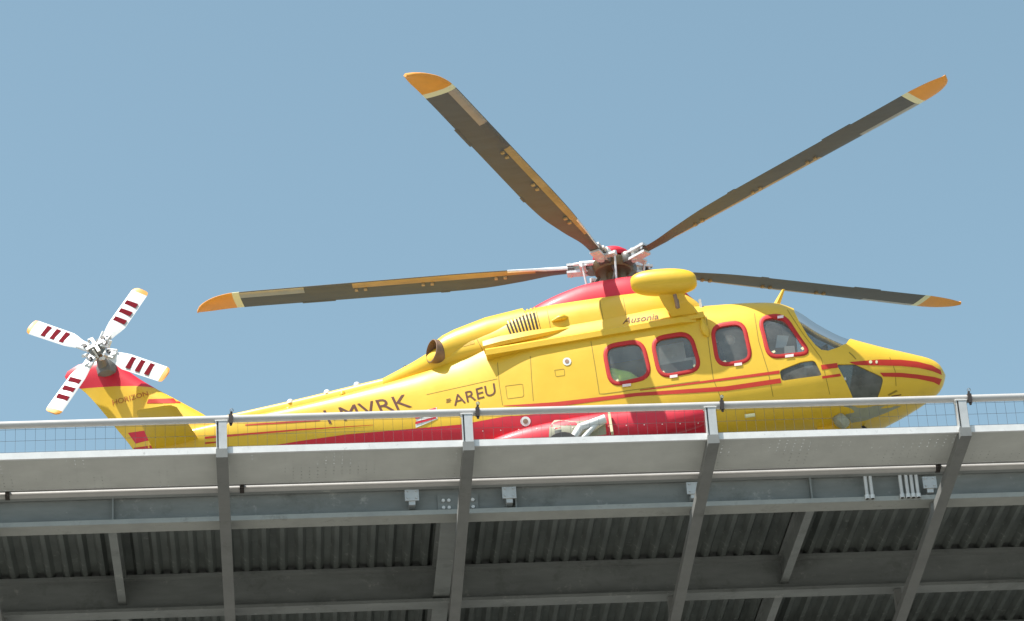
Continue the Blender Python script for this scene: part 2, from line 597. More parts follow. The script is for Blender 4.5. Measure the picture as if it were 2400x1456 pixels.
# white conduits on the edge beam
for u in (2031, 2043, 2113, 2127, 2139, 2151):
    a, _, _ = pad_at(u, 1150, b=b_f1 - .03)
    cd_ = obj('conduit', tube((a, b_f1 - .03, Z - .03), (a, b_f1 - .03, Z + .42), .026, n=10), 'pvc_white', pad, smooth=40)
    obj('clip', tube((a, b_f1 - .03, Z - .03), (a, b_f1 - .03, Z + .03), .036, n=10), 'galvanised_pale', cd_, smooth=40)
# columns that carry the pad (below the picture)
for a in (-8.6, 0.3, 9.2):
    for j in (3, 6):
        b, c0, _ = beams[min(j, len(beams) - 1)]
        cl = obj('column', join(box(a - .2, a + .2, b + .135, b + .165, 0.02, Z + c0 - .002),
                           box(a - .2, a - .17, b - .05, b + .35, 0.02, Z + c0 - .003), box(a + .17, a + .2, b - .05, b + .35, 0.02, Z + c0 - .003)), 'beam_paint', pad)
        obj('base_plate', box(a - .35, a + .35, b - .2, b + .5, 0.0, .03), 'beam_paint', cl)

# ------------------------------------------------------------------ railing
rail = empty('guard_railing', (LIP[0], LIP[1], Z), (0, 0, DEL))
tag(rail, 'galvanised guard railing with wire mesh along the helipad edge', 'railing')
c_r = pad_at(1200, 964, b=-.02)[2]
obj('top_rail', tube((-HALF, -.02, c_r), (HALF, -.02, c_r), .052, n=18), 'rail_steel', rail, smooth=40)
for a in posts:
    p = obj('post', join(box(a - .008, a + .008, -.068, .028, -.10, c_r - .05),
                     box(a - .072, a + .072, -.080, -.068, -.10, c_r - .055) if False else box(a - .072, a - .060, -.075, .03, -.10, c_r - .05),
                     box(a - .038, a + .072, -.078, -.066, -.10, c_r - .05),
                     box(a - .060, a + .072, .016, .028, -.10, c_r - .05)), 'galvanised', rail)
    obj('post_cap', box(a - .085, a + .085, -.085, .035, c_r - .052, c_r - .040), 'galvanised_pale', p)
mv = []
wv, wf = [], []
for i in range(len(posts) - 1):
    a0, a1 = posts[i] + .09, posts[i + 1] - .09
    n = int((a1 - a0) / .13)
    for j in range(n + 1):
        a = a0 + (a1 - a0) * j / n
        q = box(a - .0016, a + .0016, -.0112, -.008, .06, c_r - .05)
        k = len(wv); wv += q[0]; wf += [tuple(t + k for t in f) for f in q[1]]
    for j in range(3):
        c = .075 + (c_r - .14) * j / 2
        q = box(a0, a1, -.0085, -.0045, c - .0015, c + .0015)
        k = len(wv); wv += q[0]; wf += [tuple(t + k for t in f) for f in q[1]]
tag(obj('wire_mesh', (wv, wf), 'wire', rail), kind='stuff')

# small clamp lamps on the rail, one beside every post
names = ['leftmost post', 'second post from the left', 'third post from the left', 'rightmost post']
for (u, v), nm in zip(((541, 985), (1119, 968), (1691, 950), (2271, 935)), names):
    a, _, c = pad_at(u, v, b=-.03)
    loc = LIP + _A * a + _B * (-.03)
    e = empty('rail_lamp', (loc[0], loc[1], Z + c_r), (0, 0, DEL))
    e.scale = (.85, .85, .80)
    tag(e, 'small black clamp lamp with pale globe on rail, at the ' + nm, 'lamp', 'clamp lamps on the helipad rail')
    obj('clamp', join(tube((-.032, .01, 0), (.032, .01, 0), .074, n=14), box(-.03, .03, -.085, -.06, -.12, .05), tube((0, -.06, -.15), (.0, -.03, -.05), .022, n=8)), 'clamp_black', e, smooth=40)
    obj('stem', tube((0, 0, .06), (.012, -.01, .125), .02, n=10), 'clamp_black', e, smooth=40)
    obj('globe', xf(lathe([(.001, -.034), (.02, -.027), (.032, -.008), (.03, .012), (.018, .028), (.001, .034)], 12), Matrix.Translation((.016, -.012, .152))), 'lamp_glass', e, smooth=60)

# ================================================================== HELICOPTER
HUB = np.array([1.6709, 43.7892, 23.1656 + 1.7])
PSI, TH = 0.0914, 0.0655
_fw0 = np.array([math.cos(PSI), -math.sin(PSI), 0]); _st = np.array([-math.sin(PSI), -math.cos(PSI), 0])
FW = math.cos(TH) * _fw0 + math.sin(TH) * np.array([0, 0, 1.0])
UP = math.cos(TH) * np.array([0, 0, 1.0]) - math.sin(TH) * _fw0
PT = -_st
BASE = 4.05
heli = empty('helicopter', (0, 0, 0))
ho = HUB - BASE * UP
heli.matrix_world = frame(ho, FW, PT, UP)
tag(heli, 'yellow and red rescue helicopter hovering low over the helipad, rotors spread', 'helicopter')
OFF = Vector((0, 0, BASE))

def part(name, vf, m, parent=None, smooth=None):
    """mesh in hub coordinates; parent None = a part of the helicopter, else a sub-part"""
    if parent is None:
        return obj(name, vf, m, heli, loc=OFF, smooth=smooth)
    return obj(name, vf, m, parent, smooth=smooth)

def lray(u, v):
    d = ray(u, v); o = CAM - HUB
    return Vector((o @ FW, o @ PT, o @ UP)), Vector((d @ FW, d @ PT, d @ UP))

def L(u, v, y):
    o, d = lray(u, v)
    p = o + d * ((y - o.y) / d.y)
    return p.x, p.z

# ---- fuselage
FS = [  # x, zt, zb, w, zw, nt, nb
 (4.885, -2.86, -2.90, .02, -2.88, 2.0, 2.0),
 (4.83, -2.71, -3.03, .17, -2.88, 2.0, 2.0),
 (4.70, -2.60, -3.16, .31, -2.88, 2.05, 2.05),
 (4.45, -2.51, -3.28, .49, -2.88, 2.1, 2.1),
 (4.05, -2.38, -3.41, .71, -2.86, 2.2, 2.3),
 (3.65, -2.23, -3.49, .88, -2.84, 2.4, 2.6),
 (3.40, -2.11, -3.52, .95, -2.80, 2.5, 2.8),
 (3.05, -1.82, -3.54, 1.03, -2.74, 2.6, 3.2),
 (2.75, -1.52, -3.55, 1.07, -2.68, 2.8, 3.4),
 (2.45, -1.38, -3.55, 1.10, -2.62, 3.1, 3.6),
 (2.00, -1.33, -3.55, 1.12, -2.60, 3.5, 3.8),
 (1.20, -1.26, -3.55, 1.13, -2.60, 3.8, 3.8),
 (0.50, -1.14, -3.55, 1.13, -2.60, 4.0, 3.8),
 (-1.30, -1.12, -3.52, 1.12, -2.58, 4.0, 3.6),
 (-2.00, -1.14, -3.44, 1.05, -2.50, 3.4, 3.2),
 (-2.60, -1.30, -3.28, .93, -2.40, 3.0, 2.8),
 (-3.30, -1.50, -3.04, .72, -2.25, 3.4, 2.5),
 (-4.20, -1.58, -2.78, .53, -2.08, 3.6, 2.3),
 (-5.50, -1.66, -2.46, .39, -1.95, 3.6, 2.2),
 (-6.60, -1.69, -2.24, .30, -1.87, 3.4, 2.1),
 (-7.40, -1.70, -2.10, .22, -1.82, 2.2, 2.0),
 (-7.80, -1.72, -2.00, .10, -1.80, 2.0, 2.0)]
xs = list(np.linspace(-7.8, -3.0, 70)) + list(np.linspace(-2.94, 4.2, 120)) + list(np.linspace(4.25, 4.885, 22))
M_ = 72
fus = loft(FS, xs, M_)
bv_f = BVHTree.FromPolygons([Vector(p) for p in fus[0]], fus[1])

# ---- engine cowling, mast fairing, spine, sponsons
CS = [(1.42, -1.30, -1.60, .42, -1.45, 2.4, 2.0), (1.25, -1.02, -1.68, .66, -1.48, 2.4, 2.2), (1.0, -.86, -1.70, .84, -1.48, 2.5, 2.6), (.5, -.82, -1.70, .95, -1.46, 3.0, 3.0),
      (-.5, -.79, -1.70, .99, -1.46, 3.1, 3.0), (-1.3, -.77, -1.70, .98, -1.46, 3.0, 3.0), (-1.6, -.77, -1.70, .97, -1.46, 2.7, 3.0), (-2.0, -.86, -1.72, .95, -1.46, 2.5, 2.8),
      (-2.5, -.99, -1.74, .90, -1.46, 2.4, 2.5), (-2.9, -1.10, -1.76, .78, -1.46, 2.3, 2.2), (-3.4, -1.24, -1.74, .52, -1.48, 2.2, 2.0), (-3.9, -1.36, -1.7, .3, -1.52, 2.0, 2.0)]
cowl = loft(CS, list(np.linspace(-3.9, 1.42, 90)), 56)
MS = [(1.2, -.92, -1.1, .30, -1.0, 2.5, 2), (.95, -.62, -1.1, .50, -.98, 2.8, 2), (.6, -.45, -1.1, .62, -.98, 3.0, 2), (.1, -.40, -1.1, .68, -.98, 3.2, 2), (-.45, -.42, -1.1, .69, -.98, 3.2, 2),
      (-.75, -.47, -1.1, .68, -.98, 3.0, 2), (-1.1, -.56, -1.1, .64, -.98, 2.8, 2), (-1.5, -.70, -1.1, .52, -.98, 2.5, 2), (-1.9, -.90, -1.1, .3, -1.0, 2, 2)]
mastf = loft(MS, list(np.linspace(-1.9, 1.2, 50)), 48)
SP = [(-7.3, -1.62, -1.80, .05, -1.70, 3, 2), (-6.9, -1.56, -1.85, .13, -1.70, 4, 2), (-6.3, -1.53, -1.85, .16, -1.68, 4.5, 2), (-5.5, -1.49, -1.85, .19, -1.66, 4.5, 2), (-4.4, -1.42, -1.85, .24, -1.62, 4.5, 2),
      (-3.4, -1.35, -1.85, .30, -1.55, 4.5, 2), (-2.6, -1.16, -1.8, .34, -1.40, 4, 2), (-2.0, -1.0, -1.7, .32, -1.3, 3, 2)]
spine = loft(SP, list(np.linspace(-7.3, -2.0, 60)), 28)
SS = [(-2.5, -3.24, -3.36, .03, -3.30, 2, 2), (-2.2, -3.14, -3.46, .14, -3.31, 2.2, 2.2), (-1.6, -3.06, -3.55, .23, -3.32, 2.4, 2.4), (-.7, -3.04, -3.58, .27, -3.32, 2.5, 2.5),
      (.2, -3.08, -3.56, .22, -3.32, 2.4, 2.4), (.9, -3.16, -3.5, .18, -3.33, 2.2, 2.2), (1.2, -3.26, -3.4, .03, -3.34, 2, 2)]
def sponson(s):
    return loft(SS, list(np.linspace(-2.5, 1.2, 50)), 32, yc=s * 0.95)
spo = sponson(-1)

part('engine_cowling', cowl, 'yellow_paint', smooth=50)
part('mast_fairing', mastf, 'red_paint', smooth=50)
spn = part('dorsal_spine', spine, 'yellow_paint', smooth=50)
for s in (-1, 1):
    part('sponson', sponson(s), 'red_paint', smooth=50)

# ---- tail fin (swept, thin)
FZ = [(-2.35, -6.95, -7.75, .10), (-2.0, -6.75, -7.98, .13), (-1.75, -6.55, -8.10, .15), (-1.45, -6.83, -8.28, .14), (-1.1, -7.25, -8.49, .125), (-.8, -7.62, -8.68, .115),
      (-.59, -7.86, -8.84, .11), (-.45, -8.0, -9.02, .11), (-.34, -8.10, -9.10, .105), (-.22, -8.2, -9.04, .09), (-.14, -8.28, -8.86, .05)]
def fin():
    v, f = [], []
    prof = [(0, 0), (.03, .35), (.1, .7), (.25, 1), (.5, .9), (.8, .45), (1, .06)]
    ring = prof + [(t, -h) for t, h in prof[::-1][:-1]]
    ring[-1] = ring[-1]
    zc = [r[0] for r in FZ]
    N = 26
    for i in range(N):
        z = zc[0] + (zc[-1] - zc[0]) * i / (N - 1)
        le, te, th = [pchip(zc, [r[j] for r in FZ], z) for j in (1, 2, 3)]
        for t, h in ring:
            v.append((le + (te - le) * t, h * th, z))
    n = len(ring)
    for i in range(N - 1):
        for k in range(n):
            f.append((i * n + k, i * n + (k + 1) % n, (i + 1) * n + (k + 1) % n, (i + 1) * n + k))
    f += [tuple(range(n - 1, -1, -1)), tuple((N - 1) * n + k for k in range(n))]
    return v, f
finvf = fin()
def fin_paint():
    m = mat('fin_paint', (0.76, 0.47, 0.026), 0.42, var=0.07, scale=2.2, coat=0.10)
    n = m.node_tree
    b = n.nodes['Principled BSDF']
    src = b.inputs['Base Color'].links[0].from_socket
    tc = n.nodes.new('ShaderNodeTexCoord')
    dp = n.nodes.new('ShaderNodeVectorMath')
    dp.operation = 'DOT_PRODUCT'
    dp.inputs[1].default_value = (0.185, 0, 1)
    gt = n.nodes.new('ShaderNodeMath')
    gt.operation = 'GREATER_THAN'
    gt.inputs[1].default_value = -.59 - .185 * 8.81
    mx = n.nodes.new('ShaderNodeMix')
    mx.data_type = 'RGBA'
    mx.inputs[7].default_value = (0.62, 0.012, 0.034, 1)
    n.links.new(tc.outputs['Object'], dp.inputs[0])
    n.links.new(dp.outputs['Value'], gt.inputs[0])
    n.links.new(gt.outputs[0], mx.inputs[0])
    n.links.new(src, mx.inputs[6])
    n.links.new(mx.outputs[2], b.inputs['Base Color'])
fin_paint()
part('tail_fin', finvf, 'fin_paint', smooth=40)

def bvh(*vfs):
    V, Fc = join(*vfs)
    return BVHTree.FromPolygons([Vector(p) for p in V], Fc)
bv_side = bvh(fus, cowl, mastf, spo, spine)
bv_fin = bvh(finvf, fus)
bv_body = bvh(fus)
bv_lower = bvh(fus, spo)
bv_cowl = bvh(cowl)

def hit(bv, u, v, off):
    o, d = lray(u, v)
    loc, nr, i, dist = bv.ray_cast(o, d)
    if loc is None:
        # nearest surface to the ray: silhouettes
        p = o + d * (d.dot(-o))
        loc, nr, i, dist = bv.find_nearest(p)
    if nr.dot(d) > 0:
        nr = -nr
    return loc + nr * off

def resample(pts, n):
    pts = np.array(pts, float)
    s = np.concatenate([[0], np.cumsum(np.linalg.norm(np.diff(pts, axis=0), axis=1))])
    return [tuple(np.interp(t, s, pts[:, i]) for i in (0, 1)) for t in np.linspace(0, s[-1], n)]

def ribbon(upper, lower, bv, off=.004, nu=40, nv=3, thick=0):
    U_, L_ = resample(upper, nu), resample(lower, nu)
    v, f = [], []
    for a, b in zip(U_, L_):
        for j in range(nv + 1):
            t = j / nv
            v.append(hit(bv, a[0] + (b[0] - a[0]) * t, a[1] + (b[1] - a[1]) * t, off))
    m = nv + 1
    for i in range(nu - 1):
        for j in range(nv):
            f.append((i * m + j, i * m + j + 1, (i + 1) * m + j + 1, (i + 1) * m + j))
    return v, f

def mirror(vf):
    return [(p[0], -p[1], p[2]) for p in vf[0]], [tuple(reversed(q)) for q in vf[1]]

def stripe(name, upper, lower, m, bv=None, off=.004, nu=40, nv=3, parent=None, both=True):
    vf = ribbon(upper, lower, bv or bv_body, off, nu, nv)
    o = part(name, vf, m, parent, smooth=60)
    if both:
        part(name, mirror(vf), m, parent, smooth=60)
    return o

def poly_decal(name, pts, m, bv=None, off=.005, parent=None):
    """convex polygon of pixels laid on the surface"""
    c = np.mean(np.array(pts, float), axis=0)
    v = [hit(bv or bv_body, c[0], c[1], off)]
    n = len(pts)
    for r in (.5, 1.0):
        for p in pts:
            v.append(hit(bv or bv_body, c[0] + (p[0] - c[0]) * r, c[1] + (p[1] - c[1]) * r, off))
    f = [(0, 1 + k, 1 + (k + 1) % n) for k in range(n)]
    f += [(1 + k, 1 + n + k, 1 + n + (k + 1) % n, 1 + (k + 1) % n) for k in range(n)]
    return part(name, (v, f), m, parent, smooth=60)

def ell(cx, cy, rx, ry, n=14):
    return [(cx + rx * math.cos(2 * math.pi * k / n), cy + ry * math.sin(2 * math.pi * k / n)) for k in range(n)]

# ---- windows
def rounded(c, rad, n=7):
    out = []
    m = len(c)
    c = [np.array(p, float) for p in c]
    for i in range(m):
        p, q, r = c[i - 1], c[i], c[(i + 1) % m]
        rr = rad[i] if hasattr(rad, '__len__') else rad
        rr = min(rr, .47 * np.linalg.norm(p - q), .47 * np.linalg.norm(r - q))
        a = q + (p - q) / np.linalg.norm(p - q) * rr
        b = q + (r - q) / np.linalg.norm(r - q) * rr
        for k in range(n):
            t = k / (n - 1)
            out.append(tuple((1 - t) ** 2 * a + 2 * t * (1 - t) * q + t * t * b))
    return out

def shrink(pts, d):
    P = np.array(pts, float)
    n = len(P)
    area = 0.5 * sum(P[i - 1][0] * P[i][1] - P[i][0] * P[i - 1][1] for i in range(n))
    sg = 1 if area > 0 else -1
    out = []
    for i in range(n):
        t = P[(i + 1) % n] - P[i - 1]
        t /= (np.linalg.norm(t) + 1e-9)
        out.append(tuple(P[i] + sg * d * np.array([-t[1], t[0]])))
    return out

WIN = [
 ('cabin_window', [(1409, 809), (1508, 793), (1531, 887), (1428, 910)], 34),
 ('cabin_window', [(1522, 791), (1620, 774), (1648, 870), (1543, 890)], 34),
 ('cabin_window', [(1663, 761), (1745, 749), (1767, 849), (1679, 863)], 32),
 ('cockpit_window', [(1774, 742), (1838, 733), (1905, 832), (1799, 843)], 28)]
W_EXTRA = [
 ('door_window', [(1827, 868), (1878, 848), (1909, 844), (1927, 880), (1832, 893)], [7, 9, 9, 7, 7]),
 ('chin_window', [(1961, 854), (2003, 853), (2031, 866), (2071, 884), (2066, 908), (2052, 946), (2004, 946)], [5, 6, 20, 14, 14, 8, 8])]

def to_xz(pix, bv):
    return [(h.x, h.z) for h in (hit(bv, u, v, 0) for u, v in pix)]

def prism(poly, y0, y1):
    n = len(poly)
    v = [(p[0], y0, p[1]) for p in poly] + [(p[0], y1, p[1]) for p in poly]
    f = [tuple(range(n)), tuple(range(2 * n - 1, n - 1, -1))] + [(k, n + k, n + (k + 1) % n, (k + 1) % n) for k in range(n)]
    return v, f

def fix_normals(vf):
    me = mesh('tmp', *vf)
    b = bmesh.new(); b.from_mesh(me)
    bmesh.ops.recalc_face_normals(b, faces=b.faces)
    b.to_mesh(me); b.free()
    return me

def inside(poly, x, z):
    r = False
    n = len(poly)
    j = n - 1
    for i in range(n):
        xi, zi = poly[i]; xj, zj = poly[j]
        if (zi > z) != (zj > z) and x < (xj - xi) * (z - zi) / (zj - zi) + xi:
            r = not r
        j = i
    return r

def loft_pane(poly, margin, inset, side):
    """faces of the fuselage skin behind an opening, set in a little"""
    big = np.array(shrink(poly, -margin))
    x0, x1 = big[:, 0].min(), big[:, 0].max(); z0, z1 = big[:, 1].min(), big[:, 1].max()
    if side:
        S = FINE
    keep = []
    V = FINE[0]
    ok = [(x0 <= p[0] <= x1 and z0 <= p[2] <= z1 and (side == 0 or p[1] * side > 0.02) and inside([tuple(q) for q in big], p[0], p[2])) for p in V]
    for q in FINE[1]:
        if len(q) == 4 and any(ok[i] for i in q):
            keep.append(q)
    idx = {}
    nv = []
    for q in keep:
        for i in q:
            if i not in idx:
                idx[i] = len(nv)
                nv.append(V[i])
    return nv, [tuple(idx[i] for i in q) for q in keep]

SHELL = 0.05
FINE = loft(FS, list(np.linspace(-0.9, 4.6, 140)), 120, inset=0.022)
cut = []
wins = []
for name, c, rad in WIN:
    outer = rounded(c, rad)
    mid = shrink(outer, 7.0)
    poly = to_xz(mid, bv_body)
    wins.append((name, outer, poly))
    for s in (-1, 1):
        cut.append(prism(poly, s * 1.6, s * .75))
for name, c, rad in W_EXTRA:
    outer = rounded(c, rad)
    poly = to_xz(outer, bv_body)
    wins.append((name, None, poly))
    for s in (-1, 1):
        cut.append(prism(poly, s * 1.6, s * .30))
# windscreen: one cut across the nose
ws_px = [(1862, 731), (1872, 752), (1893, 787), (1911, 809), (1925, 820), (1941, 822), (1963, 815), (1984, 805)]
ws = to_xz(ws_px, bv_body)
ws_poly = ws + [(3.58, -2.16), (3.95, -1.7), (3.4, -.8), (ws[0][0] + .02, -.9)]
cut.append(prism(ws_poly, -1.6, 1.6))

body_me = mesh('fuselage', *fus)
body_me.materials.append(MATS['yellow_paint'])
bo_ = bpy.data.objects.new('fuselage', body_me); COL.objects.link(bo_)
cav = loft(FS, list(np.linspace(-0.85, 4.30, 60)), 48, inset=SHELL)
cav_me = fix_normals(cav)
cav_me.materials.append(MATS['interior'])
co = bpy.data.objects.new('cav', cav_me); COL.objects.link(co)
cu_me = fix_normals(join(*cut))
cu_me.materials.append(MATS['yellow_paint'])
cuo = bpy.data.objects.new('cut', cu_me); COL.objects.link(cuo)
me0 = body_me
b = bmesh.new(); b.from_mesh(me0); bmesh.ops.recalc_face_normals(b, faces=b.faces); b.to_mesh(me0); b.free()
for ob in (co, cuo):
    md = bo_.modifiers.new('b', 'BOOLEAN')
    md.operation = 'DIFFERENCE'
    md.solver = 'EXACT'
    md.use_self = False
    md.material_mode = 'TRANSFER'
    md.object = ob
dg = bpy.context.evaluated_depsgraph_get()
dg.update()
nm = bpy.data.meshes.new_from_object(bo_.evaluated_get(dg))
for ob in (bo_, co, cuo):
    bpy.data.objects.remove(ob)
nm.name = 'fuselage'
fo = bpy.data.objects.new('fuselage', nm); COL.objects.link(fo)
nm.polygons.foreach_set('use_smooth', [True] * len(nm.polygons))
nm.set_sharp_from_angle(angle=R_(38))
fo.parent = heli; fo.location = OFF
print('fuselage faces', len(nm.polygons), [m.name for m in nm.materials])

def ring(outer, bv, w1=9.0):
    rows = [(0.5, .002), (-.6, .011), (-w1 * .5, .0135), (-w1, .011), (-w1, -.02)]
    v, f = [], []
    n = len(outer)
    for d, off in rows:
        for p in shrink(outer, -d):
            v.append(hit(bv, p[0], p[1], off))
    for r in range(len(rows) - 1):
        for k in range(n):
            f.append((r * n + k, r * n + (k + 1) % n, (r + 1) * n + (k + 1) % n, (r + 1) * n + k))
    return v, f

for name, outer, poly in wins:
    for s in (-1, 1):
        g_ = 'smoked_glass' if name in ('chin_window', 'door_window') else 'window_glass'
        p = part(name, loft_pane(poly, .04, .02, s), g_, smooth=60)
        if outer:
            rg = ring(outer, bv_body)
            part('window_frame', rg if s < 0 else mirror(rg), 'frame_red', p, smooth=50)
ws_o = part('windscreen', loft_pane(ws_poly, .05, .02, 0), 'windscreen_glass', smooth=60)
# centre post and wipers
part('windscreen_post', path_tube([(2.68, 0, -1.51), (2.85, 0, -1.64), (3.05, 0, -1.85), (3.40, 0, -2.13), (3.60, 0, -2.23)], [.045, .045, .045, .045, .04], 8), 'yellow_paint', smooth=50)
for s in (-1, 1):
    part('wiper', path_tube([(3.62, s * .30, -2.24), (3.40, s * .34, -2.13), (3.20, s * .36, -1.97), (2.98, s * .38, -1.79)], .011, 6), 'metal_dark', ws_o)

# pads on the window frames
for (u, v, a, b_) in ((1469, 904, 10, 3.2), (1579, 883, 9, 3.2), (1730, 855, 9, 3.2), (1850, 835, 10, 3.2), (1829, 744.5, 7, 3)):
    poly_decal('release_tab', [(u - a, v - b_ + a * .13), (u + a, v - b_ - a * .13), (u + a, v + b_ - a * .13), (u - a, v + b_ + a * .13)], 'pale_pad', off=.016)
for (u, v, a, b_) in ((1447, 892, 4, 3.5), (1512, 884, 3.5, 5), (1554, 873, 4.5, 3.5), (1627, 858, 3.5, 4), (1698, 848, 5, 3.2), (1813, 825, 5, 3.5), (1881, 817, 5, 5)):
    poly_decal('corner_clip', [(u - a, v), (u + a * .4, v - b_), (u + a, v + b_ * .2), (u, v + b_)], 'tip_band', off=.010)

# ---- paint: stripes and bands
stripe('stripe', [(1500, 914), (1700, 886), (1827, 868.5)], [(1500, 916), (1700, 892), (1827, 876)], 'stripe_red', nu=40)
stripe('stripe', [(1180, 951), (1300, 943), (1492, 921), (1700, 906), (1829, 887)], [(1180, 952), (1300, 954), (1492, 929), (1700, 917), (1831, 898)], 'stripe_red', nu=60)
stripe('stripe', [(1924, 856), (1962, 851)], [(1926, 867), (1964, 862)], 'stripe_red', nu=10)
stripe('stripe', [(1927, 882), (1969, 876)], [(1927, 888), (1971, 882)], 'stripe_red', nu=10)
stripe('stripe', [(1990, 849), (2060, 843), (2110, 843.5), (2150, 848), (2185, 857), (2204, 868)], [(2006, 856), (2060, 857), (2110, 858), (2150, 862), (2185, 870), (2207, 879)], 'stripe_red', nu=40)
stripe('stripe', [(2062, 874), (2110, 874), (2150, 878), (2190, 884), (2207, 889)], [(2070, 883), (2110, 884), (2150, 888), (2188, 896), (2201, 903)], 'stripe_red', nu=30)
stripe('stripe', [(575, 995), (650, 990), (750, 983)], [(575, 998), (650, 994), (750, 987)], 'stripe_red', nu=24)
stripe('stripe', [(480, 1024), (533, 1019), (700, 1006), (875, 996)], [(480, 1029), (533, 1024), (700, 1009.5), (875, 997)], 'stripe_red', nu=40)
stripe('stripe', [(480, 1037), (520, 1034)], [(480, 1041), (520, 1037)], 'stripe_red', nu=8)
# belly band
bu = [(600, 1051), (708, 1033), (816, 1018), (970, 1005), (1083, 995), (1180, 977), (1300, 968), (1400, 963), (1560, 958), (1662, 955)]
bl = [(600, 1054), (708, 1075), (816, 1085), (970, 1095), (1083, 1098), (1180, 1095), (1300, 1090), (1400, 1085), (1560, 1075), (1662, 1068)]
stripe('belly_band', bu, bl, 'red_paint', nu=90, nv=14, bv=bv_body)
# grey underside of the nose
poly_decal('belly_panel', [(1978, 950), (2060, 950), (2112, 952), (2075, 968), (2030, 985), (1996, 991), (1982, 975)], 'belly_grey')

# fin colours
stripe('fin_stripe', [(348, 936), (412, 934)], [(344, 946), (424, 945)], 'stripe_red', bv=bv_fin, nu=12, nv=3)
stripe('fin_stripe', [(300, 1015), (356, 1007)], [(318, 1040), (362, 1029)], 'red_paint', bv=bv_fin, nu=12, nv=3)
stripe('fin_stripe', [(313, 1050), (364, 1043)], [(318, 1058), (366, 1052)], 'stripe_red', bv=bv_fin, nu=12, nv=3)

# ---- lettering
def text_decal(name, s, quad, m, bv, off=.006, shear=0.0):
    cu = bpy.data.curves.new('t', 'FONT')
    cu.body = s
    cu.resolution_u = 3
    cu.shear = shear
    to = bpy.data.objects.new('t', cu); COL.objects.link(to)
    dg = bpy.context.evaluated_depsgraph_get(); dg.update()
    me = bpy.data.meshes.new_from_object(to.evaluated_get(dg))
    bpy.data.objects.remove(to)
    bm = bmesh.new(); bm.from_mesh(me)
    bmesh.ops.triangulate(bm, faces=bm.faces)
    P = np.array([v.co for v in bm.verts])
    mn, mx = P.min(0), P.max(0)
    TL, TR, BR, BL = [np.array(q, float) for q in quad]
    vv = []
    for p in P:
        a = (p[0] - mn[0]) / (mx[0] - mn[0]); b = (p[1] - mn[1]) / (mx[1] - mn[1])
        q = (TL * (1 - a) + TR * a) * b + (BL * (1 - a) + BR * a) * (1 - b)
        vv.append(hit(bv, q[0], q[1], off))
    ff = [tuple(v.index for v in f.verts) for f in bm.faces]
    bm.free()
    return part(name, (vv, ff), m)

text_decal('registration_letters', 'I-MVRK', [(757, 963), (953, 924), (967, 954), (772, 994)], 'lettering', bv_body)
text_decal('service_letters', 'AREU', [(1059, 928), (1159, 898), (1163, 925), (1065, 952)], 'lettering', bv_body)
for i, (yy, ww) in enumerate(((936, 5), (939.5, 6), (943, 5))):
    poly_decal('service_emblem', [(1046, yy), (1046 + ww * 2, yy - 2), (1046 + ww * 2, yy - .4), (1046, yy + 1.6)], 'lettering')
text_decal('script_letters', 'Ausonia', [(1462, 745), (1541, 735), (1544, 748), (1459, 760)], 'lettering', bvh(cowl, fus), shear=.25)
text_decal('fin_letters', 'HORIZON', [(263, 938), (345, 917), (348, 927), (265, 951)], 'fin_lettering', bv_fin)
# two-tone placard on the boom
poly_decal('placard', [(972, 968), (1024, 955), (1026, 982), (975, 1003)], 'white_paint', off=.006)
for q in ([(973, 976), (1000, 969), (1001, 975), (974, 983)], [(974, 989), (1022, 977), (1024, 981), (974, 995)], [(1000, 962), (1022, 956), (1022, 959), (1000, 965)]):
    poly_decal('placard_stripe', q, 'red_paint', off=.009)
poly_decal('placard', [(1303, 842), (1303, 843), (1304, 843), (1304, 842)], 'seam', off=.002) if False else None

# ---- ports and vents
for (u, v, r, bvx) in ((1329, 848, 10, bv_body), (1232, 988, 12, bv_lower)):
    q = poly_decal('port_ring', ell(u, v, r, r * .95), 'white_paint', bv=bvx, off=.008)
    poly_decal('port_hole', ell(u, v, r * .5, r * .5), 'exhaust_metal', bv=bvx, off=.012, parent=q)

# louvred vent: dark backing and raised slats
TL, TR, BR, BL = [np.array(q, float) for q in ((1178, 742), (1256, 723), (1270, 783), (1200, 795))]
def vq(a, b):
    return tuple((TL * (1 - a) + TR * a) * (1 - b) + (BL * (1 - a) + BR * a) * b)
vent = part('louvre_vent', ribbon([vq(0, 0), vq(.5, 0), vq(1, 0)], [vq(0, 1), vq(.5, 1), vq(1, 1)], bv_cowl, .004, 14, 6), 'dark_slot', smooth=60)
NS = 9
for i in range(NS):
    a0 = (i + .55) / (NS + .1); a1 = a0 + .045
    top = ribbon([vq(a0, -.02), vq(a1, -.02)], [vq(a0, 1.02), vq(a1, 1.02)], bv_cowl, .016, 2, 8)
    bot = ribbon([vq(a0, -.02), vq(a1, -.02)], [vq(a0, 1.02), vq(a1, 1.02)], bv_cowl, .002, 2, 8)
    V = list(top[0]) + list(bot[0]); n = len(top[0])
    Fc = list(top[1]) + [(j, n + j, n + j + 1, j + 1) for j in range(8)] + [(9 + j, 9 + j + 1, n + 9 + j + 1, n + 9 + j) for j in range(8)]
    part('louvre', (V, Fc), 'yellow_paint', vent)

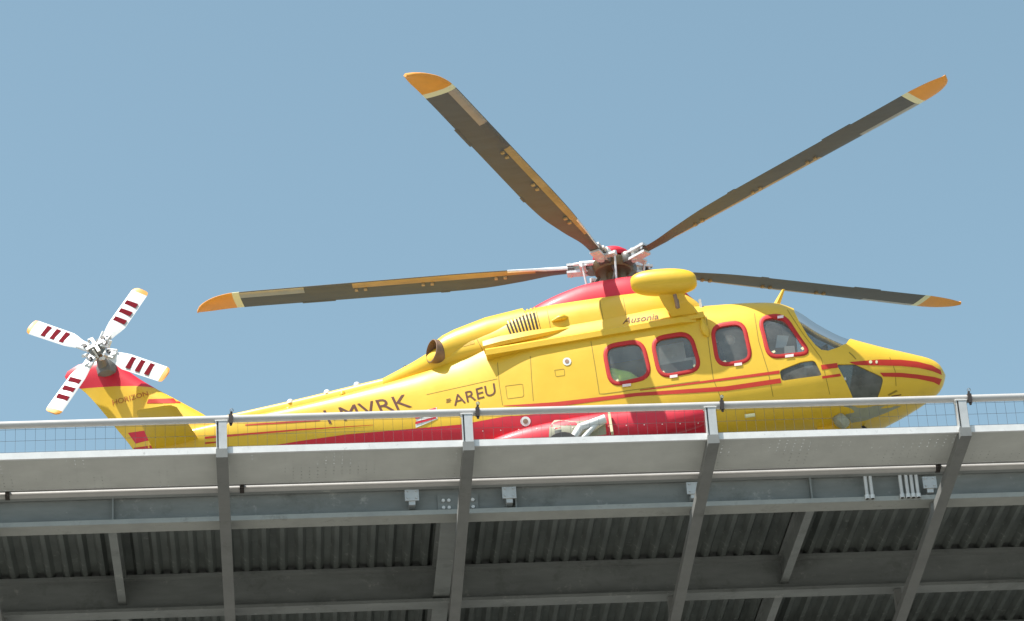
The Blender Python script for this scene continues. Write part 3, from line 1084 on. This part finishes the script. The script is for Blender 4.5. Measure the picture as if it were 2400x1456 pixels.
# ---- seams (door and panel joints)
def seam(pts, bv, wpx=1.0, n=30):
    P = resample(pts, n)
    up_, lo_ = [], []
    for i, p in enumerate(P):
        a = np.array(P[min(i + 1, n - 1)]) - np.array(P[max(i - 1, 0)])
        a = a / (np.linalg.norm(a) + 1e-9)
        nn = np.array([-a[1], a[0]]) * wpx
        up_.append(tuple(np.array(p) - nn)); lo_.append(tuple(np.array(p) + nn))
    return ribbon(up_, lo_, bv, .003, n, 1)
door_line = part('door_seam', seam([(1385, 800), (1395, 860), (1405, 925), (1640, 893)], bv_body, .8), 'seam')
part('door_seam', seam([(1656, 742), (1660, 800), (1672, 890), (1690, 935)], bv_body, .8), 'seam')
part('door_seam', seam([(1768, 735), (1778, 800), (1800, 870), (1812, 930)], bv_body, .8), 'seam')
part('door_seam', seam([(1845, 726), (1880, 780), (1925, 840), (1945, 925)], bv_body, .7), 'seam')
part('door_seam', seam([(1166, 850), (1170, 900), (1178, 950)], bv_body, .7), 'seam')
part('door_seam', seam([(1243, 835), (1246, 890), (1250, 940)], bv_body, .7), 'seam')
part('panel_seam', seam([(1990, 826), (2000, 835), (2006, 842)], bv_body, 1.3, 8), 'seam')
part('panel_seam', seam([(1405, 704), (1412, 740), (1420, 790)], bv_cowl, .8), 'seam')
part('panel_seam', seam([(1280, 718), (1287, 750), (1295, 800)], bv_cowl, .7), 'seam')

for q in ([(1083, 801), (1110, 794), (1112, 806), (1086, 813)], [(1150, 792), (1172, 786), (1175, 799), (1153, 805)]):
    poly_decal('access_hatch', q, 'hatch_yellow', bv=bvh(cowl, fus))
for q in ([(1300, 868), (1322, 865), (1324, 880), (1303, 883)], [(1185, 905), (1225, 900), (1228, 930), (1189, 935)]):
    part('hatch_seam', seam(q + [q[0]], bv_body, .6, 28), 'seam')
part('panel_seam', seam([(1000, 925), (1090, 905), (1166, 888)], bv_body, .6), 'seam')
part('panel_seam', seam([(1460, 697), (1466, 730), (1472, 778)], bv_cowl, .7), 'seam')
part('panel_seam', seam([(1110, 775), (1120, 800), (1132, 822)], bv_cowl, .7), 'seam')
part('panel_seam', seam([(2085, 838), (2098, 870), (2100, 905)], bv_body, .7), 'seam')
for k in range(14):
    poly_decal('rivet', ell(1090 + k * 42, 1012 - k * 1.6, 1.5, 1.5, 6), 'pale_pad', bv=bv_lower, off=.008)
# ---- ledge below the cowling and side scoop
def ledge(s):
    pts = []
    xs_ = np.linspace(-2.15, 1.18, 30)
    v, f = [], []
    for x in xs_:
        wd = pchip([r[0] for r in sorted(CS)], [r[3] for r in sorted(CS)], x)
        y0 = wd * .9; y1 = 1.16 if x < .95 else 1.16 - (x - .95) * .3
        for (y, z) in ((y0, -1.58), (y1 - .03, -1.655), (y1, -1.69), (y1 - .005, -1.78), (y0, -1.80)):
            v.append((x, s * y, z))
    n = 5
    for i in range(len(xs_) - 1):
        for k in range(n):
            f.append((i * n + k, i * n + (k + 1) % n, (i + 1) * n + (k + 1) % n, (i + 1) * n + k))
    f += [(0, 1, 2, 3, 4), tuple((len(xs_) - 1) * n + k for k in range(4, -1, -1))]
    return v, f
for s in (-1, 1):
    part('cowl_ledge', ledge(s), 'yellow_paint', smooth=30)
# wedge-shaped intake fairing low on the cowling
def scoop(s):
    st = [(-2.18, .10, .09), (-1.9, .14, .10), (-1.4, .12, .09), (-1.0, .07, .06), (-.75, .01, .02)]
    v, f = [], []
    for x, pr, hh in st:
        zc = -1.54 + (x + 2.18) * .05
        for y, z in ((.86, zc + hh), (.97 + pr, zc + hh * .6), (1.0 + pr, zc - hh * .5), (.97 + pr, zc - hh), (.86, zc - hh)):
            v.append((x, s * y, z))
    for i in range(len(st) - 1):
        for k in range(5):
            f.append((i * 5 + k, i * 5 + (k + 1) % 5, (i + 1) * 5 + (k + 1) % 5, (i + 1) * 5 + k))
    f += [(0, 1, 2, 3, 4), tuple((len(st) - 1) * 5 + k for k in range(4, -1, -1))]
    return v, f
for s in (-1, 1):
    part('intake_fairing', scoop(s), 'yellow_paint', smooth=30)
    part('drain_mast', path_tube([(-.78, s * .95, -1.27), (-.86, s * 1.01, -1.27), (-.95, s * 1.02, -1.28), (-1.06, s * .99, -1.30)], [.012, .045, .04, .012], 10), 'yellow_paint', smooth=50)

# ---- engine nacelles and exhausts
for s in (-1, 1):
    P = [(-1.5, s * .50, -1.20), (-2.1, s * .56, -1.24), (-2.6, s * .62, -1.31), (-2.80, s * .67, -1.345), (-2.90, s * .715, -1.37)]
    nac = part('nacelle', path_tube(P, [.42, .38, .31, .255, .20], 28, False), 'yellow_paint', smooth=50)
    c0 = Vector((-2.93, s * .735, -1.375)); ax = Vector((-.80, s * .58, .08)).normalized()
    a = ax.orthogonal().normalized(); b2 = ax.cross(a)
    v, f = [], []
    n = 28
    for r, h in ((.190, -.1), (.190, .11), (.176, .115), (.172, 0.0), (.168, -.5)):
        for k in range(n):
            t = 2 * math.pi * k / n
            v.append(c0 + ax * h + a * (r * math.cos(t)) + b2 * (r * math.sin(t)))
    for i in range(4):
        for k in range(n):
            f.append((i * n + k, i * n + (k + 1) % n, (i + 1) * n + (k + 1) % n, (i + 1) * n + k))
    ex = part('exhaust_pipe', (v, f), 'exhaust_metal', smooth=50)
    v = [c0 + ax * -.42 + a * (.170 * math.cos(2 * math.pi * k / n)) + b2 * (.170 * math.sin(2 * math.pi * k / n)) for k in range(n)]
    part('exhaust_core', (v, [tuple(range(n))]), 'soot', ex)

# ---- rescue hoist pod on its pylon (starboard)
hx0, hz0 = L(1478, 667, -1.42); hx1, hz1 = L(1633, 657, -1.42)
hc = Vector(((hx0 + hx1) / 2, -1.42, (hz0 + hz1) / 2)); hl = (hx1 - hx0) / 2
prof = []
for k in range(25):
    t = -math.pi / 2 + math.pi * k / 24
    prof.append((max(.002, .215 * abs(math.cos(t)) ** .62), hl * math.copysign(abs(math.sin(t)) ** .9, math.sin(t))))
pod = xf(lathe(prof, 28), frame(hc, (0, 0, 1), (0, 1, 0), (1, 0, (hz1 - hz0) / (2 * hl))))
hoist = part('hoist_pod', pod, 'yellow_paint', smooth=60)
def slab(points, th_dir):
    n = len(points)
    v = [Vector(p) + Vector(th_dir) for p in points] + [Vector(p) - Vector(th_dir) for p in points]
    f = [tuple(range(n)), tuple(range(2 * n - 1, n - 1, -1))] + [(k, n + k, n + (k + 1) % n, (k + 1) % n) for k in range(n)]
    return v, f
# pylon: loft between an upper section in the pod and a wider foot on the cowling
def pylon():
    rows = []
    pts = [((1543, 692), (1606, 684), -1.40), ((1549, 705), (1605, 694), -1.34), ((1557, 720), (1612, 706), -1.27), ((1567, 733), (1626, 718), -1.20), ((1574, 745), (1640, 737), -1.10)]
    v, f = [], []
    for (pl, pr, y) in pts:
        x0, z0 = L(*pl, y); x1, z1 = L(*pr, y)
        for q in ((x0, y - .03, z0), (x1 - .05, y - .05, z1 + .01), (x1, y, z1), (x1 - .04, y + .35, z1 + .06), (x0 + .05, y + .35, z0 + .06)):
            v.append(q)
    for i in range(len(pts) - 1):
        for k in range(5):
            f.append((i * 5 + k, i * 5 + (k + 1) % 5, (i + 1) * 5 + (k + 1) % 5, (i + 1) * 5 + k))
    f += [(0, 1, 2, 3, 4), tuple((len(pts) - 1) * 5 + k for k in range(4, -1, -1))]
    return v, f
part('hoist_pylon', pylon(), 'yellow_paint', smooth=45)
px_, pz_ = L(1577, 750, -1.1); qx_, qz_ = L(1650, 738, -1.1)
part('hoist_bracket', join(box(px_, qx_, -1.12, -.75, pz_ - .05, pz_ + .05)), 'yellow_paint')
x0, z0 = L(1581, 690, -1.62)
part('hoist_fitting', join(tube((x0, -1.50, z0 + .06), (x0 + .02, -1.44, z0 - .16), .03, n=8), box(x0 - .02, x0 + .05, -1.44, -1.38, z0 - .12, z0)), 'exhaust_metal', hoist)
x0, z0 = L(1644, 742, -1.14)
part('fuel_cap_fairing', path_tube([(x0 + .01, -1.09, z0), (x0, -1.12, z0 - .1), (x0 + .01, -1.13, z0 - .2), (x0 + .03, -1.14, z0 - .3), (x0 + .05, -1.12, z0 - .36)], [.015, .045, .065, .06, .015], 12), 'yellow_paint', smooth=50)

# ---- main rotor
NORM = Vector((0.0412, -0.0327, 1)).normalized()
RA = (Vector((1, 0, 0)) - NORM * NORM.x).normalized()
RB = NORM.cross(RA)
AZ, CONE = 0.5909 + 0.036, 0.0562
def chord(r):
    le = pchip([.55, .9, 1.5, 2.2, 2.8, 5.7, 5.95, 6.25, 6.5, 6.7, 6.85, 6.9], [.08, .09, .13, .155, .16, .16, .16, .15, .10, .0, -.15, -.26], r)
    te = pchip([.55, .9, 1.5, 2.2, 2.8, 5.7, 6.3, 6.6, 6.9], [-.09, -.10, -.21, -.31, -.33, -.33, -.335, -.335, -.31], r)
    return le, te
AIR = [(0, 0), (.015, .30), (.06, .62), (.15, .9), (.3, 1.0), (.5, .85), (.75, .45), (1, .03)]
def blade_piece(r0, r1, c0=0.0, c1=1.0, off=0.0, n=None, lower_only=False):
    """span r0..r1 of the blade, chord fraction c0..c1; x span, y toward leading edge, z up"""
    n = n or max(3, int((r1 - r0) / .12))
    v, f = [], []
    cs = [c0 + (c1 - c0) * t for t in (0, .06, .2, .4, .6, .8, 1)] if (c0, c1) != (0.0, 1.0) else [a for a, _ in AIR]
    for i in range(n + 1):
        r = r0 + (r1 - r0) * i / n
        le, te = chord(r)
        th = .032 if r > 1.2 else .045
        tw = R_(11.2 - 1.0 * r)
        pts = []
        for sgn in (-1,) if lower_only else (1, -1):
            seq = cs if sgn < 0 else cs[::-1]
            for c in seq:
                h = np.interp(c, [a for a, _ in AIR], [b for _, b in AIR])
                pts.append((le + (te - le) * c, sgn * (th * h + off)))
        if not lower_only:
            pts = pts[:len(cs)] + pts[len(cs) + 1:-1]
        dz = -.05 * max(0, (r - 6.2) / .7) ** 1.6
        for y, z in pts:
            v.append((r, y * math.cos(tw) - z * math.sin(tw), y * math.sin(tw) + z * math.cos(tw) + dz))
    m = len(v) // (n + 1)
    for i in range(n):
        for k in range(m - 1 if lower_only else m):
            f.append((i * m + k, i * m + (k + 1) % m, (i + 1) * m + (k + 1) % m, (i + 1) * m + k))
    if not lower_only:
        f += [tuple(range(m)), tuple(n * m + k for k in range(m - 1, -1, -1))]
    return v, f

for k in range(5):
    t = AZ - k * 2 * math.pi / 5
    rad = (RA * math.cos(t) + RB * math.sin(t)) * math.cos(CONE) + NORM * math.sin(CONE)
    tan = (NORM.cross(rad)).normalized()
    nz = rad.cross(tan)
    M = frame((0, 0, 0), rad, tan, nz)
    bl_ = part('main_rotor_blade', xf(blade_piece(.62, 6.12), M), 'blade_grey', smooth=40)
    part('blade_tip', xf(blade_piece(6.24, 6.9, n=12), M), 'tip_orange', bl_, smooth=40)
    part('tip_band', xf(blade_piece(6.12, 6.24, off=.001, n=3), M), 'tip_band', bl_, smooth=40)
    part('erosion_strip', xf(blade_piece(1.25, 4.25, 0.012, .24, .003, lower_only=True), M), 'blade_tan', bl_, smooth=40)
    part('erosion_shield', xf(blade_piece(5.05, 6.12, 0.012, .28, .003, lower_only=True), M), 'blade_steel', bl_, smooth=40)
    # trim tabs and small balance fittings
    for r in (1.75, 1.9, 2.95, 3.1, 4.05, 4.2):
        le, te = chord(r)
        y = le + (te - le) * .30
        part('balance_fitting', xf(box(r - .025, r + .025, y - .035, y + .02, -.062, -.030), M), 'blade_tan', bl_)
    part('trim_tab', xf(blade_piece(4.6, 5.15, .95, 1.055, .003), M), 'blade_grey', bl_)
    part('trim_tab', xf(blade_piece(2.7, 2.85, .95, 1.04, .003), M), 'blade_grey', bl_)
    # grip: bright clevis and cuff
    g_ = part('blade_grip', xf(join(box(.40, .74, -.085, .085, .045, .085), box(.40, .74, -.085, .085, -.085, -.045), tube((.46, 0, -.11), (.46, 0, .12), .05, n=12), tube((.68, .04, -.1), (.68, .04, .1), .025, n=8), tube((.68, -.05, -.1), (.68, -.05, .1), .025, n=8)), M), 'metal_bright', smooth=40)
    part('leading_sheath', xf(blade_piece(.72, 1.7, 0.0, .10, .006, n=8), M), 'metal_bright', bl_, smooth=40)
    part('elastomeric_bearing', xf(join(lathe([(.10, -.09), (.12, -.05), (.12, .05), (.10, .09)], 14)), M @ Matrix.Translation((.33, 0, 0))), 'metal_mid', smooth=40)
    part('lead_lag_damper', xf(join(tube((.22, .14, .03), (.52, .11, .05), .045, n=10), tube((.36, .13, .04), (.62, .10, .05), .025, n=8)), M), 'metal_bright', smooth=40)
    # pitch horn and link
    part('pitch_link', xf(join(box(.42, .52, .06, .26, -.06, -.02), tube((.47, .24, -.05), (.40, .20, -.50), .018, n=8), tube((.47, .24, -.08), (.47, .24, .0), .035, n=8)), M), 'metal_bright', smooth=40)
hubM = frame((0, 0, 0), RA, RB, NORM)
hubo = part('rotor_hub', xf(join(lathe([(.16, -.13), (.30, -.10), (.34, -.03), (.34, .05), (.26, .10), (.14, .12)], 20)), hubM), 'bronze', smooth=40)
part('hub_cap', xf(lathe([(.29, .12), (.31, .16), (.29, .22), (.22, .275), (.12, .305), (.01, .315)], 24), hubM), 'red_paint', smooth=60)
part('rotor_mast', xf(lathe([(.15, -.55), (.15, -.40), (.12, -.36), (.12, -.1)], 18), hubM), 'bronze', smooth=40)
sw = part('swashplate', xf(lathe([(.24, -.48), (.36, -.46), (.38, -.41), (.34, -.37), (.2, -.35)], 24), hubM), 'metal_mid', smooth=40)
for q in range(3):
    t = q * 2.1 + .5
    part('scissor_link', xf(join(tube((.3, 0, -.42), (.38, .06, -.26), .03, n=8), tube((.38, .06, -.26), (.26, .02, -.10), .028, n=8)), hubM @ Matrix.Rotation(t, 4, 'Z')), 'metal_mid', smooth=40)
    part('servo_actuator', xf(tube((.30, .1, -.62), (.30, .1, -.43), .04, n=10), hubM @ Matrix.Rotation(t + .8, 4, 'Z')), 'metal_bright', smooth=40)
part('mast_shroud', xf(lathe([(.33, -.66), (.33, -.56), (.26, -.53), (.16, -.52)], 24), hubM), 'bronze', smooth=40)

# ---- tail rotor
TC = Vector((-8.41, -.45, -.25))
CANT, TAZ = 0.2064, -0.5705
tax = Vector((0, -math.cos(CANT), math.sin(CANT)))
tb1 = Vector((1, 0, 0)); tb2 = tax.cross(tb1)
tb2 = tb2 if tb2.z > 0 else -tb2
part('tail_gearbox', join(tube(TC + Vector((0, .45, -.12)), TC - tax * -.0, .11, .075, n=16), xf(lathe([(.05, -.16), (.15, -.12), (.17, 0), (.13, .12), (.04, .16)], 18), Matrix.Translation(TC + Vector((0.03, .36, -.08))))), 'gearbox_grey', smooth=45)
def tail_piece(r0, r1, off=0.0, y0=0.0, y1=1.0, n=6):
    v, f = [], []
    sec = [(0, 0), (.08, .6), (.3, 1), (.65, .7), (1, .08), (.65, -.7), (.3, -1), (.08, -.6)]
    for i in range(n + 1):
        r = r0 + (r1 - r0) * i / n
        le = np.interp(r, [.2, .4, .55, 1.28, 1.33, 1.35], [.06, .10, .125, .125, .10, .06])
        te = np.interp(r, [.2, .4, .55, 1.28, 1.33, 1.35], [-.06, -.12, -.175, -.175, -.16, -.11])
        tw = R_(10 - 6 * r)
        for c, h in sec:
            c2 = y0 + (y1 - y0) * c
            y = le + (te - le) * c2
            z = h * (.018 + off) if (y0, y1) == (0.0, 1.0) else math.copysign(.0185 + off, h)
            v.append((r, y * math.cos(tw) - z * math.sin(tw), y * math.sin(tw) + z * math.cos(tw)))
    m = len(sec)
    for i in range(n):
        for k in range(m):
            f.append((i * m + k, i * m + (k + 1) % m, (i + 1) * m + (k + 1) % m, (i + 1) * m + k))
    f += [tuple(range(m)), tuple(n * m + k for k in range(m - 1, -1, -1))]
    return v, f
for k in range(4):
    t = TAZ + k * math.pi / 2
    rd = tb1 * math.cos(t) + tb2 * math.sin(t)
    tn = tax.cross(rd)
    M = frame(TC + tax * .10, rd, tn, tax)
    tbl = part('tail_rotor_blade', xf(tail_piece(.22, 1.27, n=12), M), 'white_paint', smooth=40)
    part('blade_tip', xf(tail_piece(1.27, 1.35, n=4), M), 'tip_orange', tbl, smooth=40)
    for r in (.62, .80, .98):
        part('blade_stripe', xf(tail_piece(r, r + .085, .0005, .13, .87, n=2), M), 'tail_red', tbl)
    part('pitch_rod', xf(tube((.13, .10, .02), (.10, .02, .16), .016, n=6), M), 'metal_bright', smooth=40)
    part('balance_weight', xf(tube((.12, -.12, -.02), (.22, -.13, .06), .03, n=8), M), 'metal_bright', smooth=40)
    part('grip_bolt', xf(tube((.22, .02, .03), (.22, .02, .075), .035, n=8), M), 'metal_dark')
    part('tail_grip', xf(join(box(.10, .34, -.06, .06, .020, .045), box(.10, .34, -.06, .06, -.045, -.02), tube((.30, 0, -.06), (.30, 0, .06), .03, n=10), tube((.16, .07, .02), (.34, .09, .05), .02, n=8), tube((.20, -.09, .10), (.20, -.05, .0), .018, n=8)), M), 'metal_bright', smooth=40)
part('tail_hub', xf(join(lathe([(.07, -.10), (.13, -.06), (.14, .05), (.08, .09), (.05, .16), (.01, .17)], 16)), frame(TC + tax * .10, tb1, tax.cross(tb1), tax)), 'metal_mid', smooth=40)
part('pitch_spider', xf(join(*[box(-.16, .16, -.025, .025, .14, .165), box(-.025, .025, -.16, .16, .14, .165)]), frame(TC + tax * .10, tb1 * math.cos(.4) + tb2 * math.sin(.4), tax.cross(tb1 * math.cos(.4) + tb2 * math.sin(.4)), tax)), 'metal_bright')

# ---- horizontal stabiliser
def stab(s):
    v, f = [], []
    sec = [(0, 0), (.05, .5), (.25, 1), (.6, .8), (1, .1), (.6, -.6), (.25, -.8), (.05, -.5)]
    rows = [(.12, -6.95, -7.72, .05), (.5, -6.97, -7.71, .048), (1.0, -7.0, -7.69, .044), (1.45, -7.03, -7.67, .04), (1.55, -7.10, -7.64, .025), (1.58, -7.2, -7.58, .006)]
    for y, a, b2, th in rows:
        for c, h in sec:
            v.append((a + (b2 - a) * c, s * y, -1.93 + h * th))
    m = len(sec)
    for i in range(len(rows) - 1):
        for k in range(m):
            f.append((i * m + k, i * m + (k + 1) % m, (i + 1) * m + (k + 1) % m, (i + 1) * m + k))
    f += [tuple(range(m)), tuple((len(rows) - 1) * m + k for k in range(m - 1, -1, -1))]
    return v, f
for s in (-1, 1):
    part('horizontal_stabiliser', stab(s), 'yellow_paint', smooth=40)

# ---- antennas and small fittings
def blade_antenna(name, base, tip, chord_b, chord_t, th, m):
    b0, t0 = Vector(base), Vector(tip)
    v = []
    for p, c in ((b0, chord_b), (t0, chord_t)):
        for dx, dy in ((c / 2, 0), (0, th), (-c / 2, 0), (0, -th)):
            v.append(p + Vector((dx, dy, 0)))
    f = [(0, 1, 5, 4), (1, 2, 6, 5), (2, 3, 7, 6), (3, 0, 4, 7), (0, 3, 2, 1), (4, 5, 6, 7)]
    return part(name, (v, f), m)
x0, z0 = L(1806, 722, -.25); x1, z1 = L(1836, 679, -.25)
blade_antenna('blade_antenna', (x0, -.25, z0 - .12), (x1, -.25, z1), .17, .05, .02, 'yellow_paint')
x0, z0 = L(1797, 718, -.35)
part('whip_antenna', path_tube([(x0 + .02, -.35, z0 - .1), (x0, -.35, z0 + .02), (x0 - .13, -.35, z0 + .06)], .01, 6), 'metal_dark')
for u, v, y in ((1745, 718, -.5), (766, 918, -.17), (680, 940, -.16), (836, 900, -.18), (802, 921, -.34), (676, 958, -.3)):
    x0, z0 = L(u, v, y)
    part('rivet_boss', xf(lathe([(.05, -.05), (.05, .0), (.035, .02), (.005, .03)], 10), Matrix.Translation((x0, y, z0))), 'white_paint' if v != 921 and v != 958 else 'yellow_paint', smooth=40)
x0, z0 = L(951, 866, -.2)
part('beacon_light', xf(lathe([(.06, -.06), (.055, .02), (.03, .06), (.005, .07)], 12), Matrix.Translation((x0, -.2, z0))), 'metal_dark', smooth=40)
# nose underside step and scoop
poly_decal('nose_seam', [(2080, 925), (2100, 914), (2104, 917), (2083, 928)], 'seam')
poly_decal('nose_seam', [(2088, 928), (2112, 924), (2112, 926.5), (2090, 930)], 'lettering')
poly_decal('nose_mark', ell(2040, 849, 4, 4, 8), 'tip_band', off=.008)
poly_decal('nose_mark', ell(2054, 849, 3, 4, 8), 'tip_band', off=.008)
part('cabin_step', join(*[tube(hit(bv_body, u, 972, .05), hit(bv_body, u + 24, 969, .05), .03, n=8) for u in (1745,)]), 'tip_band', smooth=40)

# ---- landing gear (mostly hidden behind the pad edge)
def wheel(cx, cy, cz, r, wd):
    t = part('wheel', xf(lathe([(r * .55, -wd * .5), (r * .9, -wd * .5), (r, -wd * .3), (r, wd * .3), (r * .9, wd * .5), (r * .55, wd * .5)], 24), Matrix.Translation((cx, cy, cz)) @ Matrix.Rotation(math.pi / 2, 4, 'X')), 'rubber', smooth=40)
    part('rim', xf(lathe([(r * .2, -wd * .53), (r * .56, -wd * .40), (r * .56, wd * .40), (r * .2, wd * .53)], 18), Matrix.Translation((cx, cy, cz)) @ Matrix.Rotation(math.pi / 2, 4, 'X')), 'metal_bright', t, smooth=40)
for s in (-1, 1):
    wheel(-1.15, s * 1.55, -3.78, .27, .2)
    part('gear_leg', join(path_tube([(-.45, s * 1.30, -3.27), (-.85, s * 1.33, -3.36), (-1.15, s * 1.42, -3.76)], [.07, .065, .05], 12), tube((-.50, s * 1.30, -3.25), (-.9, s * 1.36, -3.62), .04, n=10)), 'white_paint', smooth=40)
    part('gear_door', box(-.40, -.36, min(s * 1.22, s * 1.34), max(s * 1.22, s * 1.34), -3.52, -3.16), 'tip_band')
bay = part('gear_bay', ribbon([(1288, 1000), (1300, 984), (1350, 988), (1418, 980)], [(1284, 1062), (1300, 1064), (1360, 1060), (1424, 1052)], bv_lower, .004, 16, 6), 'belly_grey', smooth=60)
poly_decal('gear_bay_grey_plate', [(1300, 1010), (1316, 1008), (1318, 1040), (1302, 1040)], 'metal_mid', bv=bv_lower, off=.010, parent=bay)  # small plate, darker grey than the bay around it
for s in (-.12, .12):
    wheel(3.05, s, -3.83, .22, .14)
part('nose_leg', join(tube((3.02, 0, -3.40), (3.05, 0, -3.78), .06, n=12), tube((3.05, -.12, -3.83), (3.05, .12, -3.83), .03, n=10), tube((3.05, 0, -3.55), (3.25, 0, -3.45), .03, n=8)), 'metal_bright', smooth=40)
for s_ in (-.29, .29):
    part('nose_gear_door', box(2.75, 3.25, s_ - .01, s_ + .01, -3.78, -3.50), 'yellow_paint')
x0, z0 = L(2008, 990, 0)
x1, z1 = L(2040, 1012, 0)
part('wire_cutter', path_tube([(x0 - .05, 0, z0 + .05), (x1, 0, z1)], .022, 8), 'metal_dark')
x0, z0 = L(1955, 990, -.45)
part('search_light', join(xf(lathe([(.05, -.09), (.13, -.05), (.14, .04), (.12, .08), (.03, .09)], 16), Matrix.Translation((x0 + .1, -.45, z0)) @ Matrix.Rotation(.9, 4, 'Y')), tube((x0 + .1, -.45, z0), (x0 + .05, -.35, z0 + .25), .05, n=10)), 'belly_grey', smooth=40)

# ---- cabin fittings
part('cabin_floor', box(-.78, 3.3, -.95, .95, -3.12, -3.08), 'interior')
part('bulkhead', box(1.27, 1.31, -.9, .9, -3.07, -1.3), 'interior')
def seat(x, y, face, head='seat_fabric'):
    M = frame((x, y, -3.07), (face, 0, 0), (0, face, 0), (0, 0, 1))
    sq = part('seat', xf(join(box(-.24, .26, -.23, .23, .30, .42), box(-.2, .2, -.2, .2, .0, .30)), M), 'seat_fabric')
    part('seat_back', xf(slab([(-.18, -.22, .40), (-.18, .22, .40), (-.32, .20, 1.05), (-.32, -.20, 1.05)], (.045, 0, .01)), M), 'seat_fabric', sq)
    part('headrest', xf(slab([(-.33, -.13, 1.06), (-.33, .13, 1.06), (-.37, .12, 1.28), (-.37, -.12, 1.28)], (.04, 0, .01)), M), head, sq)
for y in (-.52, .52):
    seat(2.45, y, 1, 'equipment_grey')
    seat(1.75, y, 1, 'white_paint')
seat(-.25, -.15, 1)
seat(-.25, .55, 1)
seat(1.0, .5, -1)
part('instrument_panel', join(slab([(2.92, -.62, -2.58), (2.92, .62, -2.58), (3.08, .62, -2.32), (3.08, -.62, -2.32)], (.06, 0, .02)), box(2.75, 3.2, -.18, .18, -3.07, -2.45)), 'metal_dark')
for y in (-.45, -.15, .15, .45):
    part('display', slab([(2.86, y - .12, -2.55), (2.86, y + .12, -2.55), (2.99, y + .12, -2.35), (2.99, y - .12, -2.35)], (.004, 0, .001)), 'equipment_grey')
part('map_holder', slab([(2.42, -.84, -2.60), (2.60, -.84, -2.58), (2.62, -.86, -2.36), (2.46, -.86, -2.34)], (.0, .006, 0)), 'white_paint')

x0, z0 = L(1468, 828, -.35)
part('ceiling_panel', box(x0 - .28, x0 + .22, -.55, -.1, z0 - .02, z0 + .03), 'equipment_grey')
x0, z0 = L(1560, 838, -.45)
part('overhead_box', box(x0 - .10, x0 + .26, -.60, -.30, z0 - .10, z0 + .14), 'equipment_grey')
part('overhead_rail', box(x0 - .14, x0 + .40, -.61, -.585, z0 - .155, z0 - .125), 'metal_dark')
x0, z0 = L(1608, 828, -.4)
part('speaker', xf(lathe([(.13, -.03), (.15, 0), (.12, .03), (.02, .035)], 18), frame((x0, -.42, z0), (1, 0, 0), (0, 0, 1), (0, -1, 0))), 'metal_dark', smooth=40)
x0, z0 = L(1710, 797, -.62)
part('reflection_ball', xf(lathe([(.02, -.08), (.08, -.05), (.095, .01), (.07, .06), (.01, .085)], 14), Matrix.Translation((x0, -.62, z0))), 'white_paint', smooth=60)  # white ball standing in for a bright reflection in the window
x0, z0 = L(1830, 800, -.72)
part('map_board', slab([(x0 - .10, -.72, z0 - .10), (x0 + .06, -.72, z0 - .12), (x0 + .14, -.74, z0 + .06), (x0 - .04, -.74, z0 + .10)], (0, .006, 0)), 'paper_blue')
x0, z0 = L(1806, 775, -.6)
part('overhead_panel', box(x0 - .16, x0 + .18, -.7, -.3, z0 - .03, z0 + .06), 'seat_fabric')

def inside_thing(name, vf, m, label, cat, smooth=40):
    o = obj(name, vf, m, smooth=smooth)
    o.matrix_world = frame(HUB, FW, PT, UP)
    return tag(o, label, cat)
# bag and boxes resting inside the cabin behind the glass
x0, z0 = L(1440, 885, -.85)
bag = loft([(-.24, -.06, -.16, .06, -.12, 2.4, 3), (-.14, .08, -.2, .11, -.08, 2.6, 3), (.02, .03, -.2, .12, -.1, 2.4, 3), (.16, -.02, -.2, .1, -.12, 2.4, 3), (.26, -.1, -.18, .05, -.14, 2.2, 3)], list(np.linspace(-.24, .26, 24)), 24)
bag = ([(p[0] + x0 + .1, p[1] * 1.1 - .88, p[2] * 1.25 + z0 + .04) for p in bag[0]], bag[1])
inside_thing('rescue_bag', bag, 'hi_vis', 'lime green bag lying low behind the rearmost cabin window', 'bag')
part('cabin_shelf', box(-.70, 1.26, -1.0, -.62, z0 - .27, z0 - .205), 'interior')
x0, z0 = L(1583, 835, -.55)
case = join(box(x0 - .30, x0 + .16, -.68, -.3, z0 - .14, z0 + .16), box(x0 - .05, x0 + .0, -.70, -.68, z0 - .06, z0 + .06), box(x0 - .33, x0 + .30, -.72, -.28, z0 - .19, z0 - .145), box(x0 - .33, x0 - .29, -.72, -.66, -3.075, z0 - .19), box(x0 + .26, x0 + .30, -.72, -.66, -3.075, z0 - .19), box(x0 - .33, x0 - .29, -.34, -.28, -3.075, z0 - .19), box(x0 + .26, x0 + .30, -.34, -.28, -3.075, z0 - .19))
part('equipment_rack', case, 'equipment_grey')
print('objects', len(bpy.data.objects))
